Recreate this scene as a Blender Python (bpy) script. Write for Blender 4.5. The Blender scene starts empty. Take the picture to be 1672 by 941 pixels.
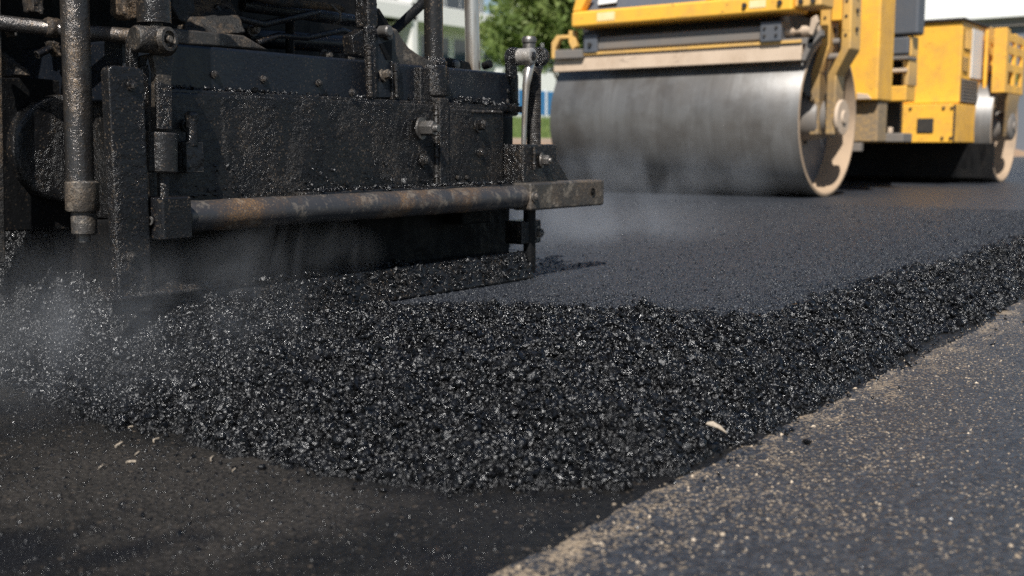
import bpy, bmesh, math, random
import numpy as np
from mathutils import Vector, Matrix
random.seed(7); RNG = np.random.default_rng(11)
scene = bpy.context.scene
COL = scene.collection
R = math.radians

# ------------------------------------------------------------------ camera (road runs along +X, machine side is +Y)
EYE = Vector((0, 0, .5))
FPX, CXP, CYP = 1793., 836., 470.5
YAW = math.atan2(1345, 1807.7); PITCH = -math.atan2(230, 1793)
FH = Vector((math.cos(YAW), math.sin(YAW), 0))
FW = Vector((FH.x * math.cos(PITCH), FH.y * math.cos(PITCH), math.sin(PITCH)))
RT = Vector((math.sin(YAW), -math.cos(YAW), 0))
UP = RT.cross(FW)
def at(px, py, Y=None, X=None, Z=None):
    """Survey helper: the photo pixel seen on a known vertical or level plane -> metres."""
    d = FW + RT * ((px - CXP) / FPX) - UP * ((py - CYP) / FPX)
    t = Y / d.y if Y is not None else (X / d.x if X is not None else (Z - EYE.z) / d.z)
    return EYE + d * t

cam = bpy.data.cameras.new('camera'); camo = bpy.data.objects.new('camera', cam); COL.objects.link(camo)
camo.matrix_world = Matrix(((RT.x, UP.x, -FW.x, 0), (RT.y, UP.y, -FW.y, 0), (RT.z, UP.z, -FW.z, .5), (0, 0, 0, 1)))
cam.sensor_width = 36; cam.lens = 36 * FPX / 1672; cam.clip_start = .05; cam.clip_end = 3000
cam.dof.use_dof = True; cam.dof.focus_distance = 2.5; cam.dof.aperture_fstop = 3.6; cam.dof.aperture_blades = 8
scene.camera = camo

# ------------------------------------------------------------------ light
SUN_TO = Vector((.60, .33, -.76)).normalized()          # the way the light travels
w = bpy.data.worlds.new('World'); scene.world = w; w.use_nodes = True
nt = w.node_tree; bg = nt.nodes['Background']
sky = nt.nodes.new('ShaderNodeTexSky'); sky.sky_type = 'NISHITA'; sky.sun_disc = False
el = math.asin(-SUN_TO.z); az = math.atan2(-SUN_TO.x, -SUN_TO.y)
sky.sun_elevation = el; sky.sun_rotation = az; sky.air_density = 1.0; sky.dust_density = .4
nt.links.new(sky.outputs[0], bg.inputs[0]); bg.inputs[1].default_value = .06
sl = bpy.data.lights.new('sun', 'SUN'); sl.energy = 5.0; sl.angle = R(.5); sl.color = (1, .97, .925)
so = bpy.data.objects.new('sun', sl); COL.objects.link(so)
so.rotation_euler = (-SUN_TO).to_track_quat('Z', 'Y').to_euler()
scene.view_settings.view_transform = 'Standard'; scene.view_settings.look = 'None'
scene.view_settings.exposure = .42; scene.view_settings.gamma = 1
try: scene.view_settings.use_curve_mapping = False
except Exception: pass
scene.render.engine = 'CYCLES'
scene.cycles.use_denoising = False
scene.cycles.max_bounces = 6; scene.cycles.volume_bounces = 0
scene.cycles.volume_step_rate = 1.0
scene.cycles.sample_clamp_indirect = 4

# ------------------------------------------------------------------ material helpers
class NM:
    def __init__(s, name):
        s.m = bpy.data.materials.new(name); s.m.use_nodes = True; s.t = s.m.node_tree
        s.b = s.t.nodes['Principled BSDF']; s.out = s.t.nodes['Material Output']
        s.tc = s.t.nodes.new('ShaderNodeTexCoord'); s.co = s.tc.outputs['Object']
    def N(s, typ, **kw):
        n = s.t.nodes.new('ShaderNode' + typ)
        for k, v in kw.items(): setattr(n, k, v)
        return n
    def L(s, a, b): s.t.links.new(a, b)
    def noise(s, scale, detail=4, rough=.55, co=None, dist=0):
        n = s.N('TexNoise'); n.inputs['Scale'].default_value = scale; n.inputs['Detail'].default_value = detail
        n.inputs['Roughness'].default_value = rough; n.inputs['Distortion'].default_value = dist
        s.L(co or s.co, n.inputs['Vector']); return n
    def vor(s, scale, feature='F1', co=None, rnd=1):
        n = s.N('TexVoronoi', feature=feature); n.inputs['Scale'].default_value = scale
        n.inputs['Randomness'].default_value = rnd
        s.L(co or s.co, n.inputs['Vector']); return n
    def ramp(s, src, pts):
        n = s.N('ValToRGB'); e = n.color_ramp.elements
        while len(e) < len(pts): e.new(.5)
        for i, (p, c) in enumerate(pts):
            e[i].position = p
            e[i].color = (c, c, c, 1) if not hasattr(c, '__len__') else (*c, 1)
        s.L(src, n.inputs[0]); return n.outputs[0]
    def mix(s, f, a, b, mode='MIX'):
        n = s.N('Mix', data_type='RGBA', blend_type=mode)
        for sock, v in ((n.inputs[0], f), (n.inputs[6], a), (n.inputs[7], b)):
            if hasattr(v, 'links') or hasattr(v, 'is_linked'): s.L(v, sock)
            elif hasattr(v, '__len__'): sock.default_value = (*v, 1)
            else: sock.default_value = v if sock is n.inputs[0] else (v, v, v, 1)
        return n.outputs[2]
    def math(s, op, a, b=0, clamp=False):
        n = s.N('Math', operation=op, use_clamp=clamp)
        for sock, v in ((n.inputs[0], a), (n.inputs[1], b)):
            if hasattr(v, 'is_linked'): s.L(v, sock)
            else: sock.default_value = v
        return n.outputs[0]
    def mapr(s, v, a, b, c=0, d=1):
        n = s.N('MapRange'); s.L(v, n.inputs[0])
        for i, q in enumerate((a, b, c, d)): n.inputs[i + 1].default_value = q
        return n.outputs[0]
    def bump(s, h, dist, strength=1, prev=None):
        n = s.N('Bump'); n.inputs['Strength'].default_value = strength; n.inputs['Distance'].default_value = dist
        s.L(h, n.inputs['Height'])
        if prev: s.L(prev, n.inputs['Normal'])
        return n.outputs[0]
    def set(s, **kw):
        for k, v in kw.items():
            sock = s.b.inputs[k.replace('_', ' ')]
            if hasattr(v, 'is_linked'): s.L(v, sock)
            elif hasattr(v, '__len__'): sock.default_value = (*v, 1)
            else: sock.default_value = v
    def sep(s):
        n = s.N('SeparateXYZ'); s.L(s.co, n.inputs[0]); return n.outputs
    def scaled(s, sx, sy, sz):
        n = s.N('Mapping'); n.inputs['Scale'].default_value = (sx, sy, sz); s.L(s.co, n.inputs[0]); return n.outputs[0]

def tar_steel(name, base=(.007, .007, .0075), rough=(.16, .5), dust=.25, dustcol=(.085, .062, .042), lump=1.0, metal=0.0, worn=0, fine=260, spec=.5, specks=.5, edge=0):
    k = NM(name)
    n1 = k.noise(70, 5, .7, dist=.4); n2 = k.noise(fine, 3, .6); v1 = k.vor(300); big = k.noise(9, 6, .65); drip = k.noise(16, 5, .65, co=k.scaled(1, 1, .25))
    cs = k.N('SeparateColor'); k.L(v1.outputs['Color'], cs.inputs[0])
    pick = k.ramp(cs.outputs[0], [(.80, 0), (.90, 1)])
    dome = k.math('MULTIPLY', pick, k.mapr(v1.outputs[0], 0, .55, 1, 0))
    h = k.math('ADD', k.math('MULTIPLY', n1.outputs[0], 1.1), k.math('MULTIPLY', n2.outputs[0], .30))
    h = k.math('ADD', h, k.math('MULTIPLY', dome, .30))
    h = k.math('ADD', h, k.math('MULTIPLY', drip.outputs[0], .8))
    wet = k.ramp(k.noise(7, 5, .6, co=k.scaled(1, 1, .45), dist=.5).outputs[0], [(.47, 0), (.56, 1)])
    bn = k.N('Bump'); bn.inputs['Distance'].default_value = .0055 * lump; k.L(h, bn.inputs['Height']); k.L(k.mapr(wet, 0, 1, .95, .42), bn.inputs['Strength']); nb = bn.outputs[0]
    dm = k.math('MULTIPLY', k.mapr(wet, 0, 1, 1, .25), k.ramp(big.outputs[0], [(.44, 0), (.66, 1)]))
    dm = k.math('MULTIPLY', dm, k.ramp(n2.outputs[0], [(.42, .2), (.6, 1)]))
    c = k.mix(k.math('MULTIPLY', dm, dust), base, dustcol)
    spk = k.math('MULTIPLY', k.ramp(cs.outputs[1], [(.93, 0), (.95, 1)]), k.ramp(big.outputs[0], [(.4, .2), (.6, 1)]))
    c = k.mix(k.math('MULTIPLY', spk, specks), c, (.26, .19, .125))
    if worn:
        wn = k.noise(22, 7, .7)
        c = k.mix(k.ramp(wn.outputs[0], [(.54, 0), (.62, worn)]), c, (.30, .25, .195))
    k.set(Base_Color=c, Metallic=metal, Normal=nb, Specular_IOR_Level=spec)
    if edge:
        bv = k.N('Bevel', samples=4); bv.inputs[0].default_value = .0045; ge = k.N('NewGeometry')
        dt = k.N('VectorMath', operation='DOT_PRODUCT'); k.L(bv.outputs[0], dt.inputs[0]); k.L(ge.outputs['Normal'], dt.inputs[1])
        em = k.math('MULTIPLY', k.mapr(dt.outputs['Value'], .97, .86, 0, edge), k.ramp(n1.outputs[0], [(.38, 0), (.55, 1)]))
        c = k.mix(em, c, (.16, .14, .12)); k.L(c, k.b.inputs['Base Color'])  # pale worn edges, with highlight sheen painted into the colour
    rr = k.mapr(drip.outputs[0], .38, .62, rough[0], rough[1])
    k.set(Roughness=k.math('ADD', k.math('SUBTRACT', rr, k.math('MULTIPLY', wet, .08)), k.math('MULTIPLY', dm, .3 * dust), True))
    return k.m

M = {}
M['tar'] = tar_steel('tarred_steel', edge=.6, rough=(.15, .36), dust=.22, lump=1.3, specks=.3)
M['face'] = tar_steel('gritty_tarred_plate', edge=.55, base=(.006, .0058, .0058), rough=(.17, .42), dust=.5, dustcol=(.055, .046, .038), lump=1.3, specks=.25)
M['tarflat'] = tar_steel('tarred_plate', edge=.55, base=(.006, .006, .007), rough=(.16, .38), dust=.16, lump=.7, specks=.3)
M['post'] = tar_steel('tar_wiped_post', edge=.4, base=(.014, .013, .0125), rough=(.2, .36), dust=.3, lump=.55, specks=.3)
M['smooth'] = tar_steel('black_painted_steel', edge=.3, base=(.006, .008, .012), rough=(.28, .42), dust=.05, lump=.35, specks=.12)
M['pole'] = tar_steel('oily_pole_steel', base=(.085, .08, .077), rough=(.2, .36), dust=.75, dustcol=(.14, .095, .055), lump=.65, metal=.8)
M['rust'] = tar_steel('rubbed_bar_steel', base=(.05, .05, .053), rough=(.34, .5), dust=1, dustcol=(.19, .105, .045), lump=.3, metal=.3, worn=.4)
M['dirt'] = tar_steel('mud_caked_steel', base=(.012, .011, .010), rough=(.5, .8), dust=1, dustcol=(.26, .16, .08), lump=1.8)
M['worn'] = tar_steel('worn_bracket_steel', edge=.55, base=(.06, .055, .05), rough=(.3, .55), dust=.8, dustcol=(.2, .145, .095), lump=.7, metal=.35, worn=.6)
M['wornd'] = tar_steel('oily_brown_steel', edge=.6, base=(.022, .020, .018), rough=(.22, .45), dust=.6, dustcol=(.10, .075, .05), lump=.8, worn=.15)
M['eye'] = tar_steel('polished_eye_steel', base=(.5, .46, .41), rough=(.3, .45), dust=.4, dustcol=(.2, .14, .09), lump=.4, metal=.6)
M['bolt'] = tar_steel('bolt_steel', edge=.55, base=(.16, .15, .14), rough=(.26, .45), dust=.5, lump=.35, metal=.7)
M['void'] = tar_steel('near_black_steel', base=(.0035, .0037, .0042), rough=(.45, .7), dust=.05, lump=.6, spec=.2, specks=.1)  # near-black steel with low specular

k = NM('chromed_rod'); n = k.noise(14, 5, .6, co=k.scaled(1, 1, .15))
k.set(Base_Color=k.mix(k.ramp(n.outputs[0], [(.42, 0), (.6, .9)]), (.66, .62, .57), (.27, .165, .085)), Metallic=.85, Roughness=.3); M['chrome'] = k.m

# loose bitumen coated stones
k = NM('bitumen_stone')
a = k.N('Attribute', attribute_name='rnd'); r_ = a.outputs['Fac']
nb = k.bump(k.noise(240, 2, .6).outputs[0], .003, .8)
k.set(Base_Color=k.mix(r_, (.0018, .0019, .0022), (.006, .0062, .0072)), Roughness=k.mapr(r_, 0, 1, .17, .36), Specular_IOR_Level=.55, Normal=nb)
M['stone'] = k.m
k = NM('bitumen_matrix')
h = k.math('ADD', k.math('MULTIPLY', k.vor(130, 'F1').outputs[0], -1), k.math('MULTIPLY', k.noise(300, 3).outputs[0], .5))
k.set(Base_Color=(.004, .004, .0045), Roughness=.35, Normal=k.bump(h, .006, 1)); M['matrix'] = k.m

# fresh mat
k = NM('fresh_asphalt')
v = k.vor(150, 'F1'); v2 = k.vor(85, 'F1'); fn = k.noise(420, 2)
h = k.math('ADD', k.math('MULTIPLY', v.outputs[0], -.7), k.math('MULTIPLY', v2.outputs[0], -.6))
h = k.math('ADD', h, k.math('MULTIPLY', k.noise(35, 3).outputs[0], .5))
cs = k.N('SeparateColor'); k.L(v.outputs['Color'], cs.inputs[0])
big = k.noise(.9, 5, .6, co=k.scaled(.25, 1, 1))
col = k.mix(k.ramp(cs.outputs[0], [(.2, 0), (.95, 1)]), (.010, .012, .0165), (.034, .039, .050))
col = k.mix(k.ramp(big.outputs[0], [(.42, 0), (.62, .5)]), col, (.036, .040, .047))
k.set(Base_Color=col, Roughness=k.ramp(cs.outputs[1], [(0, .25), (.2, .42), (1, .52)]), Normal=k.bump(h, .0075, .9), Specular_IOR_Level=.7)
M['mat'] = k.m

k = NM('mat_grain'); a = k.N('Attribute', attribute_name='rnd'); r_ = a.outputs['Fac']
k.set(Base_Color=k.mix(r_, (.004, .0047, .0065), (.028, .032, .040)), Roughness=k.mapr(r_, 0, 1, .24, .5), Normal=k.bump(k.noise(300, 2).outputs[0], .003, .7)); M['grain'] = k.m
# old road, with the tacked (sprayed) lane as a material of its own
def road_mat(name, tack):
    k = NM(name); X, Y, Z = k.sep()
    st = k.scaled(1, 1, 1)
    v = k.vor(125, 'F1'); cs = k.N('SeparateColor'); k.L(v.outputs['Color'], cs.inputs[0])
    n = k.noise(520, 3); pat = k.noise(5, 6, .62); pat2 = k.noise(1.3, 5, .6)
    wv = k.noise(60, 3, .6)
    sm = k.noise(120, 2, .5, dist=.6)
    if tack:
        c = k.mix(cs.outputs[0], (.004, .0038, .0036), (.013, .0118, .010))
        c = k.mix(k.ramp(pat.outputs[0], [(.44, 0), (.66, .8)]), c, (.018, .0155, .0132))
        c = k.mix(k.math('MULTIPLY', k.math('MULTIPLY', k.ramp(cs.outputs[1], [(.84, 0), (.9, 1)]), k.mapr(v.outputs[0], .5, .35, 0, 1)), k.ramp(wv.outputs[0], [(.45, 0), (.6, .8)])), c, (.15, .115, .085))
        dx = k.math('MULTIPLY', k.math('SUBTRACT', X, .93), 4.2); dy = k.math('MULTIPLY', k.math('SUBTRACT', Y, 1.35), 2.4)
        dd = k.math('SUBTRACT', 1, k.math('ADD', k.math('POWER', k.math('ABSOLUTE', dx), 2), k.math('POWER', k.math('ABSOLUTE', dy), 2)))
        pm = k.math('ADD', k.math('MULTIPLY', dd, .35), k.math('SUBTRACT', pat.outputs[0], .42))
        c = k.mix(k.math('MULTIPLY', k.mapr(pm, .05, .35), k.mapr(k.noise(140, 4, .7).outputs[0], .4, .6)), c, (.046, .040, .034))
        wet = k.ramp(k.noise(2.4, 4, .6).outputs[0], [(.5, 0), (.6, 1)])
        rough = k.mapr(wet, 0, 1, .42, .2)
        c = k.mix(wet, c, (.009, .009, .01))
    else:
        c = k.mix(cs.outputs[0], (.016, .0185, .024), (.047, .051, .060))
        # pale exposed chips; more of them and sandy dust near the new edge (Y about .78)
        near = k.math('POWER', k.mapr(Y, -.35, .76, 0, 1), 1.5)
        g1 = k.vor(150, 'F1', co=k.scaled(1, 1, 1)); gs = k.N('SeparateColor'); k.L(g1.outputs['Color'], gs.inputs[0])
        patch = k.ramp(k.noise(6, 6, .7).outputs[0], [(.40, 0), (.58, 1.0)])
        dens = k.math('ADD', k.math('MULTIPLY', k.math('ADD', k.math('MULTIPLY', near, .34), .06), k.math('ADD', k.math('MULTIPLY', patch, 1.5), .2)), k.math('MULTIPLY', k.mapr(Y, .50, .78, 0, 1), .22))
        on = k.math('LESS_THAN', gs.outputs[0], dens)
        shape = k.ramp(k.math('ADD', g1.outputs[0], k.math('MULTIPLY', n.outputs[0], .35)), [(.42, 1), (.62, 0)])
        c = k.mix(k.math('MULTIPLY', k.math('MULTIPLY', on, shape), .95), c, k.mix(gs.outputs[1], (.20, .15, .10), (.46, .36, .25)))
        thr = k.math('ADD', k.mapr(Y, .38, .80, .84, .50), k.mapr(k.noise(11, 6, .68, co=k.scaled(.6, 1.2, 1)).outputs[0], .35, .65, .15, -.12))
        gr = k.math('SUBTRACT', k.noise(125, 5, .7).outputs[0], thr)
        dust = k.math('MULTIPLY', k.mapr(gr, -.02, .035), .92)
        c = k.mix(dust, c, k.mix(k.noise(300, 2).outputs[0], (.22, .165, .11), (.40, .31, .215)))
        c = k.mix(k.ramp(pat2.outputs[0], [(.45, 0), (.65, .45)]), c, (.03, .029, .029))
        rough = k.mapr(cs.outputs[1], 0, 1, .27, .5)
    h = k.math('ADD', k.math('MULTIPLY', v.outputs[0], -1), k.math('MULTIPLY', n.outputs[0], .35))
    h = k.math('ADD', h, k.math('MULTIPLY', pat.outputs[0], 1.5))
    k.set(Base_Color=c, Roughness=rough, Normal=k.bump(h, .004, .8))
    return k.m
M['road'] = road_mat('worn_asphalt', False); M['tack'] = road_mat('tack_coated_asphalt', True)

def paint(name, col, dirt=(.09, .06, .035), amt=.6, rough=.42, chips=0, low=None):
    k = NM(name); n = k.noise(3.5, 7, .65); f = k.noise(30, 5, .7); sc = k.noise(6, 6, .7, co=k.scaled(1, 1, 3))
    m = k.math('MULTIPLY', k.ramp(n.outputs[0], [(.42, 0), (.72, amt)]), k.ramp(f.outputs[0], [(.3, .3), (.65, 1)]))
    c = k.mix(m, col, dirt)
    if low: c = k.mix(k.math('MULTIPLY', k.mapr(k.math('ADD', k.sep()[2], k.math('MULTIPLY', f.outputs[0], .5)), low, low + .35, .85, 0), k.ramp(f.outputs[0], [(.3, .5), (.55, 1)])), c, (.17, .135, .10))
    if chips: c = k.mix(k.ramp(sc.outputs[0], [(.635, 0), (.66, chips * .7)]), c, (.05, .04, .035))
    k.set(Base_Color=c, Roughness=k.mapr(f.outputs[0], .3, .7, rough - .08, rough + .14), Normal=k.bump(f.outputs[0], .002, .3))
    return k.m
M['yellow'] = paint('yellow_paint', (.85, .445, .05), dirt=(.34, .2, .09), amt=.75, chips=.85)
M['yellowdirty'] = paint('dusty_yellow_paint', (.70, .41, .11), dirt=(.34, .24, .15), amt=.9, chips=.8, low=1.1)
M['tan'] = paint('dusty_scraper', (.52, .40, .29), dirt=(.24, .15, .08), amt=.6, rough=.7, chips=.5)
M['greysteel'] = paint('dusty_grey_steel', (.16, .145, .13), dirt=(.24, .18, .13), amt=.7, rough=.5)
M['darkgrey'] = paint('dark_grey_panel', (.085, .092, .105), dirt=(.14, .12, .10), amt=.4, rough=.45)
M['blackpart'] = paint('black_fitting', (.02, .019, .018), dirt=(.08, .06, .04), amt=.6, rough=.6)
M['sandrim'] = paint('sand_dusted_rim', (.40, .285, .185), dirt=(.17, .13, .10), amt=.85, rough=.7)
M['decal'] = paint('faded_decal', (.80, .66, .36), dirt=(.8, .48, .08), amt=.9)
M['white'] = paint('white_panel', (.62, .61, .58), dirt=(.4, .36, .3), amt=.4)

k = NM('rolled_drum_steel')
X, Y, Z = k.sep()
sy = k.noise(5, 6, .65, co=k.scaled(.05, 1, .05)); sy2 = k.noise(30, 4, .6, co=k.scaled(.06, 1, .06)); bl = k.noise(4, 5, .6); fl = k.noise(40, 5, .7)
c = k.mix(k.ramp(sy.outputs[0], [(.35, 0), (.65, 1)]), (.15, .143, .134), (.195, .188, .178))
c = k.mix(k.ramp(sy2.outputs[0], [(.52, 0), (.7, .3)]), c, (.10, .09, .08))
c = k.mix(k.ramp(bl.outputs[0], [(.45, 0), (.75, .6)]), c, (.10, .086, .072))
c = k.mix(k.ramp(k.noise(2.2, 6, .65, co=k.scaled(1, 1, 1)).outputs[0], [(.48, 0), (.62, .55)]), c, (.085, .075, .065))
c = k.mix(k.ramp(fl.outputs[0], [(.58, 0), (.70, .45)]), c, (.09, .08, .07))
k.set(Base_Color=c, Metallic=.4, Roughness=k.mapr(sy.outputs[0], .3, .7, .36, .5), Normal=k.bump(fl.outputs[0], .002, .2))
M['drum'] = k.m

def plain(name, col, rough=.6, nscale=4, var=.25, bump=0, **kw):
    k = NM(name); n = k.noise(nscale, 6, .6)
    c = k.mix(n.outputs[0], tuple(q * (1 - var) for q in col), tuple(min(1, q * (1 + var)) for q in col))
    k.set(Base_Color=c, Roughness=rough, **kw)
    if bump: k.set(Normal=k.bump(n.outputs[0], bump, .6))
    return k.m
M['render'] = plain('white_render', (.68, .665, .63), .8, .5, .06)
M['render2'] = plain('white_fascia', (.78, .77, .74), .7, .3, .04)
M['greywall'] = plain('slate_grey_wall', (.13, .145, .17), .6, .3, .12)
M['glass'] = plain('window_glass', (.03, .055, .09), .08, .3, .3)
M['frame'] = plain('white_frame', (.7, .69, .67), .5, 1, .05)
M['blue'] = plain('blue_hoarding', (.045, .20, .42), .5, .4, .15)
M['paleblue'] = plain('pale_blue_panel', (.42, .58, .72), .5, .6, .15)
M['soil'] = plain('bare_soil', (.30, .19, .115), .9, 3, .35, .05)
M['grass'] = plain('lawn_turf', (.075, .125, .022), .8, 6, .5, .08)
M['kerb'] = plain('kerb_stone', (.36, .27, .2), .8, 5, .2)
M['bark'] = plain('bark', (.07, .048, .035), .9, 12, .4, .03)
M['leaf'] = None
k = NM('leaf_green'); a = k.N('Attribute', attribute_name='rnd')
k.set(Base_Color=k.ramp(a.outputs['Fac'], [(0, (.09, .13, .035)), (.5, (.17, .23, .065)), (1, (.32, .37, .13))]), Roughness=.5)
k.b.inputs['Subsurface Weight'].default_value = 0
tr = k.N('BsdfTranslucent'); tr.inputs[0].default_value = (.26, .34, .09, 1)
ms = k.N('MixShader'); ms.inputs[0].default_value = .42; k.L(k.b.outputs[0], ms.inputs[1]); k.L(tr.outputs[0], ms.inputs[2]); k.L(ms.outputs[0], k.out.inputs[0])
M['leaf'] = k.m
k = NM('tan_grit'); a = k.N('Attribute', attribute_name='rnd')
k.set(Base_Color=k.ramp(a.outputs['Fac'], [(0, (.03, .03, .032)), (.5, (.08, .068, .055)), (.6, (.26, .195, .13)), (1, (.50, .40, .29))]), Roughness=.55); M['grit'] = k.m; k.set(Roughness=k.mapr(a.outputs['Fac'], 0, .5, .22, .6))
M['line'] = plain('road_paint', (.6, .6, .58), .6, 9, .2)
M['chip'] = plain('pale_stone', (.40, .33, .25), .6, 140, .75, .006)

# ------------------------------------------------------------------ mesh helpers
class MB:
    def __init__(s): s.v = []; s.f = []
    def add(s, verts, faces):
        o = len(s.v); s.v += [tuple(q) for q in verts]; s.f += [tuple(i + o for i in f) for f in faces]; return s
    def box(s, x, y, z, rot=None, about=None):
        vs = [Vector((a, b, c)) for c in z for b in y for a in x]
        if rot is not None:
            ce = Vector(about) if about is not None else Vector((sum(x) / 2, sum(y) / 2, sum(z) / 2))
            vs = [ce + rot @ (q - ce) for q in vs]
        return s.add(vs, [(0, 2, 3, 1), (4, 5, 7, 6), (0, 1, 5, 4), (2, 6, 7, 3), (0, 4, 6, 2), (1, 3, 7, 5)])
    def prism(s, pts, ext):
        """planar polygon pts extruded by vector ext"""
        n = len(pts); e = Vector(ext); p = [Vector(q) for q in pts]
        nrm = Vector((0, 0, 0))
        for i in range(n): nrm += p[i].cross(p[(i + 1) % n])
        if nrm.dot(e) > 0: p = p[::-1]
        vs = p + [q + e for q in p]
        return s.add(vs, [tuple(range(n)), tuple(range(2 * n - 1, n - 1, -1))] + [(i, i + n, (i + 1) % n + n, (i + 1) % n) for i in range(n)])
    def lathe(s, p0, axis, prof, n=32, cap=True):
        """prof: (along, radius) list"""
        ax = Vector(axis).normalized(); t = ax.orthogonal().normalized(); b = ax.cross(t); p0 = Vector(p0)
        vs = []
        for d, r in prof:
            for i in range(n):
                a = 2 * math.pi * i / n
                vs.append(p0 + ax * d + (t * math.cos(a) + b * math.sin(a)) * r)
        fs = []
        for j in range(len(prof) - 1):
            for i in range(n):
                fs.append((j * n + i, j * n + (i + 1) % n, (j + 1) * n + (i + 1) % n, (j + 1) * n + i))
        if cap:
            fs.append(tuple(range(n - 1, -1, -1))); m = (len(prof) - 1) * n; fs.append(tuple(m + i for i in range(n)))
        return s.add(vs, fs)
    def cyl(s, p0, p1, r0, r1=None, n=24):
        d = Vector(p1) - Vector(p0)
        return s.lathe(p0, d, [(0, r0), (d.length, r0 if r1 is None else r1)], n)
    def tube(s, pts, rad, n=12):
        pts = [Vector(p) for p in pts]; rads = rad if hasattr(rad, '__len__') else [rad] * len(pts)
        vs = []; prev = None
        for i, p in enumerate(pts):
            d = (pts[min(i + 1, len(pts) - 1)] - pts[max(i - 1, 0)]).normalized()
            t = d.orthogonal().normalized() if prev is None else (prev - d * prev.dot(d)).normalized()
            prev = t; b = d.cross(t)
            for q in range(n):
                a = 2 * math.pi * q / n; vs.append(p + (t * math.cos(a) + b * math.sin(a)) * rads[i])
        fs = [(j * n + i, j * n + (i + 1) % n, (j + 1) * n + (i + 1) % n, (j + 1) * n + i) for j in range(len(pts) - 1) for i in range(n)]
        fs.append(tuple(range(n - 1, -1, -1))); m = (len(pts) - 1) * n; fs.append(tuple(m + i for i in range(n)))
        return s.add(vs, fs)
    def hexnut(s, c, axis, r, h): return s.lathe(Vector(c), axis, [(0, r * .93), (h * .12, r), (h * .88, r), (h, r * .93)], 6)
    def plane(s, x, y, z): return s.add([(x[0], y[0], z), (x[1], y[0], z), (x[1], y[1], z), (x[0], y[1], z)], [(0, 1, 2, 3)])
    def build(s, name, mat, parent=None, bevel=0, lumpy=None, label=None, seg=2):
        base = Vector(parent_base(parent)) if parent else Vector((0, 0, 0))
        me = bpy.data.meshes.new(name); me.from_pydata([tuple(Vector(q) - base) for q in s.v], [], s.f)
        bm = bmesh.new(); bm.from_mesh(me); bmesh.ops.recalc_face_normals(bm, faces=bm.faces); bm.to_mesh(me); bm.free()
        me.materials.append(mat)
        for p in me.polygons: p.use_smooth = True
        me.set_sharp_from_angle(angle=R(38))
        o = bpy.data.objects.new(name, me); COL.objects.link(o)
        if parent: o.parent = parent
        if lumpy:
            vox, amp, size = lumpy
            m = o.modifiers.new('remesh', 'REMESH'); m.mode = 'VOXEL'; m.voxel_size = vox; m.use_smooth_shade = True
            for sz, am in ((size, amp), (size * 3.5, amp * 1.6)):
                d = o.modifiers.new('lump', 'DISPLACE'); d.texture = cloud(sz); d.strength = am * 2; d.mid_level = .5; d.texture_coords = 'LOCAL'
        elif bevel:
            m = o.modifiers.new('bevel', 'BEVEL'); m.width = bevel; m.segments = seg; m.limit_method = 'ANGLE'; m.angle_limit = R(35); m.harden_normals = True
        if label: o['label'] = label
        return o
_clouds = {}
def cloud(sz):
    if sz not in _clouds:
        t = bpy.data.textures.new('lump', 'CLOUDS'); t.noise_scale = sz; t.noise_depth = 2; _clouds[sz] = t
    return _clouds[sz]
_base = {}
def parent_base(p):
    while p is not None:
        if p.name in _base: return _base[p.name]
        p = p.parent
    return (0, 0, 0)
def thing(name, label, cat, loc, group=None):
    o = bpy.data.objects.new(name, None); COL.objects.link(o); o.location = loc; o.empty_display_size = .1
    o['label'] = label; o['category'] = cat
    if group: o['group'] = group
    _base[o.name] = loc; return o
def tag(o, label, cat, group=None):
    o['label'] = label; o['category'] = cat
    if group: o['group'] = group
    return o
def struct(o, kind='structure', label=None, cat=None):
    o['kind'] = kind
    if label: o['label'] = label
    if cat: o['category'] = cat
    return o
def fast_mesh(name, V, F, mat, rnd=None, smooth=False):
    """V (n,3), F (m,k) numpy arrays"""
    me = bpy.data.meshes.new(name); m, kk = F.shape
    me.vertices.add(len(V)); me.vertices.foreach_set('co', V.astype(np.float32).ravel())
    me.loops.add(m * kk); me.loops.foreach_set('vertex_index', F.astype(np.int32).ravel())
    me.polygons.add(m); me.polygons.foreach_set('loop_start', (np.arange(m) * kk).astype(np.int32))
    me.polygons.foreach_set('use_smooth', np.full(m, smooth))
    me.update(calc_edges=True)
    if rnd is not None:
        at_ = me.attributes.new('rnd', 'FLOAT', 'POINT'); at_.data.foreach_set('value', rnd.astype(np.float32))
    me.materials.append(mat)
    o = bpy.data.objects.new(name, me); COL.objects.link(o); return o

# value noise, numpy
_perm = RNG.random((512, 512))
def vnoise(x, y):
    xi = np.floor(x).astype(int); yi = np.floor(y).astype(int); fx = x - xi; fy = y - yi
    fx = fx * fx * (3 - 2 * fx); fy = fy * fy * (3 - 2 * fy)
    g = lambda i, j: _perm[i % 512, j % 512]
    return (g(xi, yi) * (1 - fx) + g(xi + 1, yi) * fx) * (1 - fy) + (g(xi, yi + 1) * (1 - fx) + g(xi + 1, yi + 1) * fx) * fy
def fbm(x, y, s, oct=4):
    t = 0; a = .5
    for i in range(oct): t = t + a * vnoise(x * s + 17.3 * i, y * s + 5.1 * i); s *= 2.1; a *= .5
    return t - .47

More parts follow.
